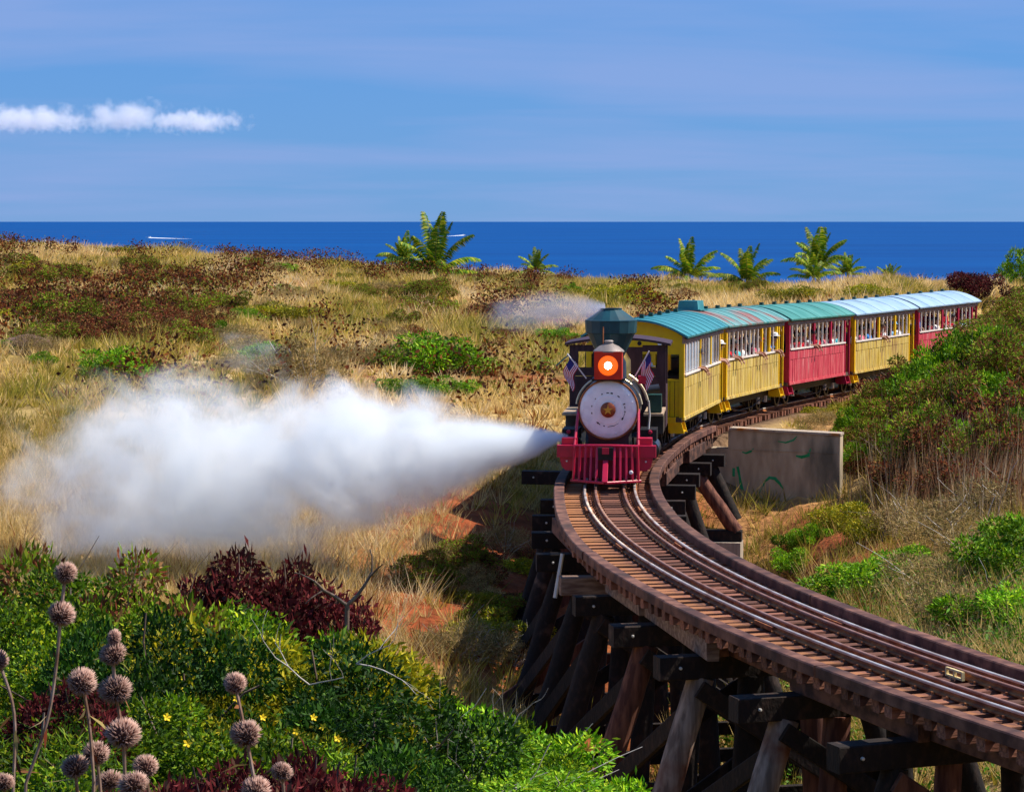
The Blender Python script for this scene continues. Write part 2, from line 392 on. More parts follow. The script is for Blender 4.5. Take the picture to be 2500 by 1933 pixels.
# ------------------------------------------------------------------ terrain
CP = np.array([
    (-60, -10, 3.6), (0, -10, 3.6), (60, -10, 3.4), (-3, 3, 3.4), (3, 3, 3.1), (-8, 8, 2.8), (-2, 8, 2.6), (3, 9, 1.6),
    (-12, 14, 2.6), (-4, 14, 2.0), (0, 14, 1.2), (5, 14, -1.5), (14, 12, 0.5), (30, 14, 1.5),
    (-14, 20, 2.2), (-4, 20, 1.5), (0, 20, 0.2), (5, 20, -3.2), (12, 20, -2.2),
    (-16, 27, 1.0), (-4, 26, 0.2), (0, 26, -2.2), (5, 27, -4.0), (11, 28, -2.4), (22, 28, -0.5),
    (-18, 34, -1.2), (-6, 34, -1.9), (0, 34, -4.2), (4, 34, -4.2), (7, 34, -3.0), (10, 36, -1.7), (18, 36, -0.2),
    (-8, 42, -2.2), (-2, 41, -2.6), (1, 42, -3.7), (4, 42, -3.4), (7, 43, -2.2), (10, 44, -1.4), (16, 44, -0.3),
    (-12, 50, -1.3), (-5, 50, -1.9), (-1, 49, -2.2), (1.5, 50, -2.9), (4, 51, -3.2), (6.5, 50, -2.4), (9, 50, -1.7), (13, 52, -0.7),
    (-8, 58, -0.9), (-1, 57, -1.1), (2, 57, -2.4), (5.6, 57.3, -3.8), (6.6, 56, -3.1), (7, 57, -2.3), (9, 57, -1.8), (12, 58, -0.9), (18, 58, 0.2),
    (-1, 64, -0.4), (3, 63, -1.0), (6, 61.5, -2.35), (8.3, 61.3, -1.9), (10.5, 62, -0.8), (14, 66, 0.0), (20, 70, 0.6),
    (-28, 70, 0.8), (-14, 75, 1.0), (-7, 72, 0.4), (0, 72, -0.2), (8, 74, -0.3),
    (-30, 110, 1.8), (-14, 110, 1.4), (0, 88, 0.2), (0, 112, 0.7), (10, 115, 1.2), (14, 115, 1.6), (18, 114, 2.0), (22, 115, 1.5), (26, 100, 1.4), (34, 110, 2.0),
    (-45, 165, 3.5), (-28, 165, 2.75), (-14, 168, 1.75), (0, 175, 0.8), (9, 175, 0.2), (18, 170, -.5), (32, 170, 0.4), (45, 170, 1),
    (0, 145, .9), (14, 142, 1.0), (20, 142, 0.9),
    (-60, 235, 1.5), (-20, 235, 0), (0, 230, -.8), (20, 225, -1.2), (50, 230, -1), (-90, 110, 3), (80, 110, 2), (-60, 40, 1), (60, 40, 1),
    (-120, 330, -10), (0, 330, -10), (120, 330, -10), (-150, 440, -34), (0, 440, -34), (150, 440, -34)], float)
def _warp(x, y): return x / (np.asarray(y, float) + 30) * 2.6, np.log(np.asarray(y, float) + 30)
def _tps(r2): return 0.5 * r2 * np.log(r2 + 1e-12)
def _fit():
    u, v = _warp(CP[:, 0], CP[:, 1]); n = len(u)
    K = _tps((u[:, None] - u) ** 2 + (v[:, None] - v) ** 2) + np.eye(n) * 2e-4
    P = np.c_[np.ones(n), u, v]
    A = np.block([[K, P], [P.T, np.zeros((3, 3))]])
    return u, v, np.linalg.solve(A, np.r_[CP[:, 2], 0, 0, 0])
_CU, _CV, _CW = _fit()
def ground(X, Y):
    """height of the ground, arrays"""
    sh = np.shape(X); X = np.asarray(X, float).ravel(); Y = np.asarray(Y, float).ravel()
    u, v = _warp(X, Y); z = np.empty(len(X))
    for i in range(0, len(X), 20000):
        a, b = u[i:i + 20000, None], v[i:i + 20000, None]
        z[i:i + 20000] = _tps((a - _CU) ** 2 + (b - _CV) ** 2) @ _CW[:-3] + _CW[-3] + _CW[-2] * a[:, 0] + _CW[-1] * b[:, 0]
    amp = 0.18 + 0.0045 * np.clip(Y, 0, 160)
    z += amp * (vnoise(X * .16 + 40, Y * .11 + 9, 3, 4) - .5) * 1.6 * sstep(6, 30, Y)
    z += 0.22 * (vnoise(X * .9 + 4, Y * .9 + 3, 5, 3) - .5)
    s, o, d = track_sd(X, Y)
    ao = np.abs(o)
    emb = sstep(17.7, 18.6, s) * (s < 89) * (d < np.abs(o) + 1.0)
    w = emb * (1 - sstep(1.7, 4.2, ao))
    z = z * (1 - w) + (-0.29 + grade(s)) * w
    under = sstep(17.7, 16.9, s) * (1 - sstep(1.5, 2.6, ao)) * (d < ao + 1.0)
    z = z * (1 - under) + np.minimum(z, -1.35) * under
    return z.reshape(sh)
def gz(x, y): return float(ground(np.array([x]), np.array([y]))[0])

def pick(px, py, D=None):
    """a spot on the ground seen at a place in the 2184-wide view of the photograph; with D the point at that distance"""
    x = (px * 2500 / 2184 - 1250) / 6000; yv = -(py * 2500 / 2184 - 966.5) / 6000
    cp, sp = math.cos(PITCH), math.sin(PITCH)
    dx, dy, dz = x, cp + yv * sp, -sp + yv * cp
    if D is not None: return Vector((dx / dy * D, D, EYE + dz / dy * D))
    t = np.linspace(14, 260, 3000); X, Y, Z = dx / dy * t, t, EYE + dz / dy * t
    hit = np.nonzero(Z < ground(X, Y))[0]
    i = hit[0] if len(hit) else len(t) - 1
    return Vector((X[i], Y[i], float(ground(X[i:i + 1], Y[i:i + 1])[0])))
# ================================================================== the setting
def build_terrain():
    nu, nv = 340, 330
    u = np.linspace(-1, 1, nu); u = np.sign(u) * np.abs(u) ** 1.25
    d = -14 + 480 * (np.linspace(0, 1, nv) ** 1.7)
    U, D = np.meshgrid(u, d); X = U * (34 + 0.62 * np.clip(D, 0, None)); X += 1.5
    Z = ground(X, D)
    V = np.c_[X.ravel(), D.ravel(), Z.ravel()]
    i = np.arange(nv * nu).reshape(nv, nu)
    F = np.c_[i[:-1, :-1].ravel(), i[:-1, 1:].ravel(), i[1:, 1:].ravel(), i[1:, :-1].ravel()]
    # where the red earth lies bare: the cut banks of the gully and scattered scrapes on the hill
    s, o, dd = track_sd(X, D)
    bank = 1.3 * np.exp(-((X + 0.2) / 3.2) ** 2) * sstep(40, 45, D) * sstep(61, 55, D)
    bank2 = np.exp(-((X - 7.6) / 2.6) ** 2) * sstep(45, 50, D) * sstep(64, 61, D) * 0.95
    path_ = np.exp(-((X - (8.6 - (D - 50) * .1)) / 1.1) ** 2) * sstep(42, 46, D) * sstep(60, 56, D) * .7
    under = np.exp(-(o / 2.3) ** 2) * sstep(-26, -10, s) * sstep(19, 16, s) * .9
    hill = sstep(.61, .70, vnoise(X * .22, D * .14, 21, 4)) * sstep(60, 75, D) * .8
    soil = np.clip(np.maximum.reduce([bank, bank2, path_, under, hill]) + (vnoise(X * .8, D * .6, 8, 3) - .5) * .5, 0, 1)
    red = np.array([.25, .062, .021]); tan = np.array([.46, .32, .13]); olive = np.array([.24, .17, .055])
    t = vnoise(X * .12, D * .09, 31, 4)[..., None]
    base = tan * sstep(.35, .6, t) + olive * (1 - sstep(.35, .6, t))
    near = (sstep(34, 26, D) * sstep(5, 3, X))[..., None]
    base = base * (1 - near) + np.array([.05, .055, .018]) * near
    rails = (np.exp(-(o / 1.6) ** 4) * (s > 17))[..., None]
    col = base * (1 - soil[..., None]) + red * soil[..., None]
    col = col * (1 - rails) + np.array([.12, .07, .05]) * rails
    m = bpy.data.materials.new('dry_earth'); m.use_nodes = True
    n, l = m.node_tree.nodes, m.node_tree.links; b = n['Principled BSDF']
    a = n.new('ShaderNodeAttribute'); a.attribute_name = 'Col'
    tc = n.new('ShaderNodeTexCoord'); t1 = n.new('ShaderNodeTexNoise'); t1.inputs['Scale'].default_value = 2.2; t1.inputs['Detail'].default_value = 9
    l.new(tc.outputs['Object'], t1.inputs['Vector'])
    mr = n.new('ShaderNodeMapRange'); mr.inputs[1].default_value = .3; mr.inputs[2].default_value = .7; mr.inputs[3].default_value = .55; mr.inputs[4].default_value = 1.35
    l.new(t1.outputs['Fac'], mr.inputs[0])
    hs = n.new('ShaderNodeHueSaturation'); l.new(a.outputs['Color'], hs.inputs['Color']); l.new(mr.outputs[0], hs.inputs['Value'])
    l.new(hs.outputs[0], b.inputs['Base Color']); b.inputs['Roughness'].default_value = .95; b.inputs['Specular IOR Level'].default_value = .1
    t2 = n.new('ShaderNodeTexNoise'); t2.inputs['Scale'].default_value = 6; t2.inputs['Detail'].default_value = 8
    l.new(tc.outputs['Object'], t2.inputs['Vector'])
    bp = n.new('ShaderNodeBump'); bp.inputs['Strength'].default_value = .9; bp.inputs['Distance'].default_value = .12
    l.new(t2.outputs['Fac'], bp.inputs['Height']); l.new(bp.outputs[0], b.inputs['Normal'])
    return link('ground', np_mesh('ground', V, F, m, col.reshape(-1, 3), True), kind='structure', label='dry grassy hillside with a gully of red earth')
build_terrain()

def build_sea():
    m = bpy.data.materials.new('deep_sea_water'); m.use_nodes = True
    n, l = m.node_tree.nodes, m.node_tree.links; b = n['Principled BSDF']
    tc = n.new('ShaderNodeTexCoord'); mp = n.new('ShaderNodeMapping'); mp.inputs['Scale'].default_value = (.0012, .004, 1)
    t = n.new('ShaderNodeTexNoise'); t.inputs['Scale'].default_value = 1; t.inputs['Detail'].default_value = 7
    l.new(tc.outputs['Object'], mp.inputs[0]); l.new(mp.outputs[0], t.inputs['Vector'])
    r = n.new('ShaderNodeMapRange'); r.inputs[1].default_value = .32; r.inputs[2].default_value = .68
    l.new(t.outputs['Fac'], r.inputs[0])
    x = n.new('ShaderNodeMix'); x.data_type = 'RGBA'
    x.inputs[6].default_value = (.0, .040, .175, 1); x.inputs[7].default_value = (.0, .062, .235, 1)
    l.new(r.outputs[0], x.inputs[0]); l.new(x.outputs[2], b.inputs['Base Color'])
    b.inputs['Roughness'].default_value = .55; b.inputs['Specular IOR Level'].default_value = .06
    w = n.new('ShaderNodeTexNoise'); w.inputs['Scale'].default_value = .05; w.inputs['Detail'].default_value = 6
    l.new(tc.outputs['Object'], w.inputs['Vector'])
    bp = n.new('ShaderNodeBump'); bp.inputs['Strength'].default_value = .6; bp.inputs['Distance'].default_value = 3
    l.new(w.outputs['Fac'], bp.inputs['Height']); l.new(bp.outputs[0], b.inputs['Normal'])
    ys = [300, 600, 1200, 2500, 5000, 10000, 20000, 50000, 120000, 300000]
    V, F = [], []
    for k, y in enumerate(ys):
        for j in range(9): V.append(((j - 4) / 4 * (1500 + y * .9), y, -26))
    for k in range(len(ys) - 1):
        for j in range(8): F.append((k * 9 + j, k * 9 + j + 1, (k + 1) * 9 + j + 1, (k + 1) * 9 + j))
    return link('sea', np_mesh('sea', np.array(V), np.array(F), m), kind='structure', label='deep blue ocean out to the horizon')
build_sea()

# ------------------------------------------------------------------ timber trestle
TIE_TOP, TIE_H, STR_H, CAP_H = -0.10, 0.15, 0.30, 0.30
CAP_TOP = TIE_TOP - TIE_H - STR_H
BENTS = [(-24.6, 1.9, 1.9), (-21.8, 1.9, 1.8), (-19.0, 1.9, 1.85), (-16.25, 1.8, 1.8), (-13.45, 1.75, 1.7), (-10.95, 1.65, 1.65), (-8.25, 1.6, 1.6),
         (-6.2, 1.48, 1.5), (-3.5, 1.58, 1.5), (-0.6, 1.52, 1.5), (2.0, 1.52, 1.5), (4.7, 1.5, 1.5), (7.7, 1.5, 1.58), (10.3, 2.66, 1.45), (12.9, 1.5, 1.45), (15.5, 1.5, 1.48)]

trestle = empty('timber_trestle', on_track(0, 0, 0) * 1.0, label='dark curved timber railway trestle over the red gully', cat='bridge')
trestle.location = (0, 0, 0)

me_bolt = MB().lathe([(0.0, .04), (.018, .035), (.022, .015), (.022, 0)], 8).mesh('bolt', M['bolt'])
def bent(i, s, hl, hr):
    rnd = random.Random(100 + i)
    x, y, h = path(s); rt = Vector((math.cos(h), -math.sin(h), 0)); fw = Vector((math.sin(h), math.cos(h), 0))
    c = Vector((x, y, float(grade(s)))); zc = CAP_TOP - CAP_H / 2
    light = (i == 7)
    P = lambda off, z, f=0.0: c + rt * off + fw * f + Vector((0, 0, z))
    cap = MB().beam(P(-hl, zc), P(hr, zc), .30, CAP_H, jit=.006).build('cap', M['cap_light'] if light else M['creosote'], trestle,
          label='weathered pale cap timber' if light else None)
    if not light:
        for off in ((-hl + .28), (hr - .28)):
            link('bolt', me_bolt, cap, P(off, zc + .01, -.15), rot=(R(90), 0, -h))
    # posts: two upright, two battered outwards, down to the ground
    feet = []
    for k, (ot, ob) in enumerate(((-1.12, -.32), (-.42, -.06), (.42, .06), (1.12, .32))):
        xb = ot + ob * 3.2; g = P(xb, 0); zb = gz(g.x, g.y) - .3 - c.z
        L = (CAP_TOP - CAP_H) - zb; xb = ot + (ob * L); g = P(xb, 0); zb = gz(g.x, g.y) - .3 - c.z
        if i == 14 or i == 15 and k > 1: zb = max(zb, -2.2)
        r = .165 + rnd.uniform(-.015, .02)
        mt = M['post_grey'] if (i in (3, 4) and k == 0) else (M['post_red'] if rnd.random() < .36 else M['creosote'])
        t0 = P(ot, CAP_TOP - CAP_H, rnd.uniform(-.02, .02)); t1 = P(xb, zb)
        n = 5; pts = [t0.lerp(t1, q / n) + Vector((rnd.uniform(-.012, .012), rnd.uniform(-.012, .012), 0)) * (0 < q < n) for q in range(n + 1)]
        MB().tube(pts, [r * (1 + .1 * q / n) for q in range(n + 1)], 10).build('post', mt, trestle, smooth=True)
        feet.append((ot, xb, zb))
    zt, zb = CAP_TOP - CAP_H - .12, max(min(f[2] for f in feet) + .5, CAP_TOP - 4.6)
    # sway braces crossing on both faces, and a level girt
    e0 = lambda z: feet[0][0] + (feet[0][1] - feet[0][0]) * (zt - z) / max(.3, (zt - feet[0][2]))
    e3 = lambda z: feet[3][0] + (feet[3][1] - feet[3][0]) * (zt - z) / max(.3, (zt - feet[3][2]))
    if zt - zb > .9:
        zm = max(zb, zt - 2.2)
        br = [(e0(zt) - .1, zt, e3(zm) + .2, zm, -.215), (e3(zt) + .1, zt, e0(zm) - .3, zm, .215)]
        if zt - zb > 3.0: br += [(e0(zm) - .2, zm - .1, e3(zb) + .1, zb, -.215), (e3(zm) + .2, zm - .1, e0(zb) - .1, zb, .215)]
        for (o0, z0, o1, z1, f) in br:
            MB().beam(P(o0, z0, f), P(o1, z1, f), .075, .24, up=(0, 0, 1), jit=.006).build('sway_brace', M['creosote'] if rnd.random() < .8 else M['post_red'], trestle)
        MB().beam(P(e0(zm) - .35, zm, .30), P(e3(zm) + .35, zm, .30), .08, .22).build('girt', M['creosote'], trestle)
    return feet
for i, (s, hl, hr) in enumerate(BENTS): bent(i, s, hl, hr)

# stringers: straight timbers from bent to bent, lapping past each other
SP = [b[0] for b in BENTS] + [17.75]
for i in range(len(SP) - 1):
    for sd in (-1, 1):
        for q, base in enumerate((.45, .73)):
            off = sd * (base + (.0 if i % 2 else .155))
            a, b = on_track(SP[i] - .22, off, 0), on_track(SP[i + 1] + .22, off, 0)
            z = TIE_TOP - TIE_H - STR_H / 2 - .002
            a.z += z; b.z += z
            MB().beam(a, b, .15, STR_H - .004, jit=.004).build('stringer', M['stringer'], trestle)
# long brace timbers along the outer side between bents
for i in range(1, 9):
    a, b = on_track(SP[i] + .1, -1.25, -1.3), on_track(SP[i + 1] - .1, -1.9, -3.0)
    MB().beam(a, b, .08, .24).build('longitudinal_brace', M['creosote'], trestle)
# struts leaning from cap to deck edge
for (sa, oa, sb, ob, mm) in ((-.7, -1.06, -6.9, -.9, 'stringer'), (-8.0, -.98, -10.3, -.98, 'cap_light'), (-10.4, -.92, -14.0, -1.16, 'cap_light')):
    MB().beam(on_track(sa, oa, -.402), on_track(sb, ob, -.402), .17, .28, jit=.006).build('side_stringer', M[mm], trestle)
MB().tube([on_track(-3.9, -1.16, -.5), on_track(-4.0, -1.3, -1.25)], .035, 6).build('drain_pipe_or_lit_edge', M['bolt'], trestle)  # pale tube added to stand for the lit edge of a timber

# guard timbers bolted along the ends of the ties, in lengths butted end to end
def left_edge(s): return -1.08 - .26 * float(sstep(0.5, -9, s))       # the deck reaches further out on its outer side
def curved_bar(s0, s1, off, w, z0, z1, step=.5, twist=0):
    n = max(2, int((s1 - s0) / step) + 1); mb = MB(); vs = []
    for k in range(n):
        s = s0 + (s1 - s0) * k / (n - 1); c = .015
        for (o, z) in ((-w / 2, z0), (w / 2, z0), (w / 2, z1 - c), (w / 2 - c, z1), (-w / 2 + c, z1), (-w / 2, z1 - c)):
            vs.append(on_track(s, (off(s) if callable(off) else off) + o, z))
    fs = [(k * 6 + a, k * 6 + (a + 1) % 6, (k + 1) * 6 + (a + 1) % 6, (k + 1) * 6 + a) for k in range(n - 1) for a in range(6)]
    fs += [tuple(range(5, -1, -1)), tuple(range((n - 1) * 6, n * 6))]
    return mb.add(vs, fs)
edges = list(np.arange(-27.5, 17.6, 5.0)) + [17.6]
for a, b in zip(edges[:-1], edges[1:]):
    for sd in (-1, 1):
        jt = random.uniform(-.012, .012)
        curved_bar(a + .012, b - .012, (.88 + jt) if sd > 0 else (lambda s, jt=jt: left_edge(s) + .1 + jt), .2, TIE_TOP - .002, TIE_TOP + .135).build('guard_timber', M['guard'], trestle)

# ------------------------------------------------------------------ railway track
track = empty('railway_track', (0, 0, 0), label='narrow gauge railway track of rusty rails on closely spaced ties', cat='railway track')
def rail(off, s0, s1, h, top_m, web_m):
    w, fw = (.045, .1)
    prof = [(-fw / 2, -h), (fw / 2, -h), (fw / 2, -h + .018), (.01, -h + .03), (.01, -.035), (w / 2, -.028), (w / 2, -.006), (w / 2 - .008, 0), (-w / 2 + .008, 0), (-w / 2, -.006), (-w / 2, -.028), (-.01, -.035), (-.01, -h + .03), (-fw / 2, -h + .018)]
    n = int((s1 - s0) / .4) + 1; k = len(prof); mb = MB(); vs = []
    for i in range(n):
        s = s0 + (s1 - s0) * i / (n - 1)
        vs += [on_track(s, off + o, z) for (o, z) in prof]
    mb.add(vs, [])
    for i in range(n - 1):
        for a in range(k):
            mb.f.append((i * k + a, i * k + (a + 1) % k, (i + 1) * k + (a + 1) % k, (i + 1) * k + a)); mb.m.append(0 if a in (5, 6, 7, 8, 9) else 1)
    return mb, (top_m, web_m)
for off in (-.487, .487):
    mb, ms = rail(off, -27, 70, .098, M['rail_top'], M['rust']); mb.build('rail', ms, track)
for off in (-.275, .275):
    mb, ms = rail(off, -27, 24, .098, M['rail_guard_top'], M['rust'])
    for i, p in enumerate(mb.v): mb.v[i] = (p[0], p[1], p[2] - .004)
    mb.build('guard_rail', ms, track)
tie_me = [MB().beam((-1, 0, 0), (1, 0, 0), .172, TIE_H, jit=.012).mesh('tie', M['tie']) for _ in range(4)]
s = -27.0; k = 0
rt = random.Random(5)
while s < 62:
    x, y, h = path(s)
    tl, tr_ = left_edge(s) + .05 + rt.uniform(-.03, .03), .92 + rt.uniform(-.03, .03)
    q = on_track(s, (tl + tr_) / 2, TIE_TOP - TIE_H / 2 - rt.uniform(0, .012))
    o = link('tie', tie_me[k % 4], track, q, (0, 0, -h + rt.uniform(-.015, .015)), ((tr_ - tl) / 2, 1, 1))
    s += .355 + rt.uniform(-.012, .012); k += 1
# spikes, plates and joint bars: real but too small to tell apart
mb = MB()
s = -27.0
while s < 20:
    for off in (-.487, .487, -.275, .275):
        for d in (-.075, .075):
            p = on_track(s + rt.uniform(-.03, .03), off + d, TIE_TOP + .012); mb.box(p, (.03, .03, .03))
    s += .355
mb.build('spikes', M['rust'], track, kind='stuff')
for s0 in (-21.3, -14.2, -6.4, -1.3):
    for off in (-.487, .487):
        x, y, h = path(s0)
        MB().box((0, 0, 0), (.13, .62, .05)).build('joint_bar', M['rust'], track, loc=on_track(s0, off, -.058)).rotation_euler = (0, 0, -h)
# small pale frame clipped beside the guard rail
x, y, h = path(-18.1)
mb = MB()
for yy in (-.24, 0, .24): mb.box((0, yy, .06), (.05, .035, .12))
for zz in (.015, .115): mb.box((0, 0, zz), (.045, .5, .03))
fr = mb.build('rail_bracket', M['pale_paint'], None, loc=on_track(-18.1, .17, TIE_TOP), label='small pale yellow two-hole metal frame lying between the rails', cat='bracket')
fr.rotation_euler = (0, 0, -h); fr.scale = (.75, .75, .8)

# ------------------------------------------------------------------ abutment wall and bent footing
def build_abutment():
    s0 = 17.75; x, y, h = path(s0); c = Vector((x, y, 0)); ang = h + R(3)
    w = empty('abutment_wall', (x, y, float(grade(17.75))), -ang, label='stained concrete retaining wall with green spray paint beside the trestle end', cat='wall')
    seat = CAP_TOP - .006
    poly = [(-3.2, -4.2), (4.15, -4.2), (4.15, -.16), (1.25, -.08), (1.25, seat - .0), (-1.25, seat), (-1.25, -.08), (-3.2, -.2)]
    MB().prism(poly, 0.0, .45).build('wall_face', M['concrete'], w)
    MB().prism([(1.28, -.0795), (4.17, -.159), (4.17, -.10), (1.28, -.02)], -.03, .48).build('coping', M['concrete_rust'], w)
    # board-marked joints
    MB().prism([(1.3, -.56), (4.1, -.60), (4.1, -.62), (1.3, -.58)], -.012, .0).build('form_line', M['concrete'], w)
    def stroke(pts, wd):
        vs, fs = [], []
        for k, (a, b) in enumerate(pts):
            q, r = pts[min(k + 1, len(pts) - 1)], pts[max(k - 1, 0)]
            tx, tz = q[0] - r[0], q[1] - r[1]; L = math.hypot(tx, tz) or 1; ww = wd[k] if isinstance(wd, (list, tuple)) else wd
            nx, nz = -tz / L * ww / 2, tx / L * ww / 2
            vs += [(a + nx, -.005, b + nz), (a - nx, -.005, b - nz), (a + nx, .002, b + nz), (a - nx, .002, b - nz)]
        n = len(pts)
        for k in range(n - 1):
            A, B = 4 * k, 4 * k + 4
            fs += [(A, A + 1, B + 1, B), (A, B, B + 2, A + 2), (A + 1, A + 3, B + 3, B + 1)]
        MB().add(vs, fs).build('graffiti', M['graffiti'], w)
    stroke([(1.50, -1.02), (1.56, -1.3), (1.60, -1.52), (1.66, -1.72), (1.74, -1.92)], [.07, .06, .08, .10, .14])
    stroke([(1.40, -1.06), (1.40, -1.28)], .07)
    stroke([(2.06, -1.7), (2.15, -1.55), (2.22, -1.38), (2.34, -1.28), (2.48, -1.30), (2.60, -1.42), (2.70, -1.56)], [.015, .015, .05, .08, .09, .07, .03])
    stroke([(1.62, -.64), (1.72, -.67), (1.84, -.62), (1.92, -.54)], [.03, .05, .06, .02])
    stroke([(3.02, -.70), (3.16, -.73), (3.34, -.68), (3.40, -.5)], [.04, .08, .09, .02])
    stroke([(2.55, -.34), (2.75, -.37), (2.95, -.30), (3.04, -.2)], [.02, .04, .05, .02])
    # the bent beside it stands on a sill and a low block
    x2, y2, h2 = path(12.9)
    f = empty('concrete_footing', (x2, y2, 0), -h2, label='pale rust-stained concrete block footing under the trestle posts', cat='footing')
    MB().box((.15, 0, -3.1), (4.1, .7, 1.36)).build('block', M['concrete_rust'], f)
    MB().beam((-1.85, 0, -2.29), (2.2, 0, -2.29), .34, .26).build('sill', M['creosote'], trestle, loc=(x2, y2, 0), rot=(0, 0, -h2))
build_abutment()
# ================================================================== the locomotive
def axisX(x, y, z): return Matrix.Translation((x, y, z)) @ Matrix.Rotation(R(90), 4, 'Y')
def axisY(x, y, z): return Matrix.Translation((x, y, z)) @ Matrix.Rotation(R(90), 4, 'X')   # local +Z looks to -Y
def arch(half, z0, rise, n=20): return [(-half + 2 * half * k / n, z0 + rise * (1 - (2 * k / n - 1) ** 2)) for k in range(n + 1)]

def wheel(parent, x, y, z, r, mt):
    sd = 1 if x > 0 else -1
    T = axisX(x, y, z)
    mb = MB().lathe([(r * .82, -.045), (r, -.045), (r, .03), (r + .025, .035), (r + .025, .055), (r * .82, .055), (r * .82, -.045)], 28, 0, T)
    mb.lathe([(.0, .05), (r * .22, .05), (r * .22, -.06), (0, -.06)], 12, 0, T)
    for k in range(10):
        a = 2 * math.pi * k / 10
        mb.tube([(x, y + r * .18 * math.cos(a), z + r * .18 * math.sin(a)), (x, y + r * .84 * math.cos(a), z + r * .84 * math.sin(a))], r * .05, 5)
    return mb.build('wheel', mt, parent, smooth=True)

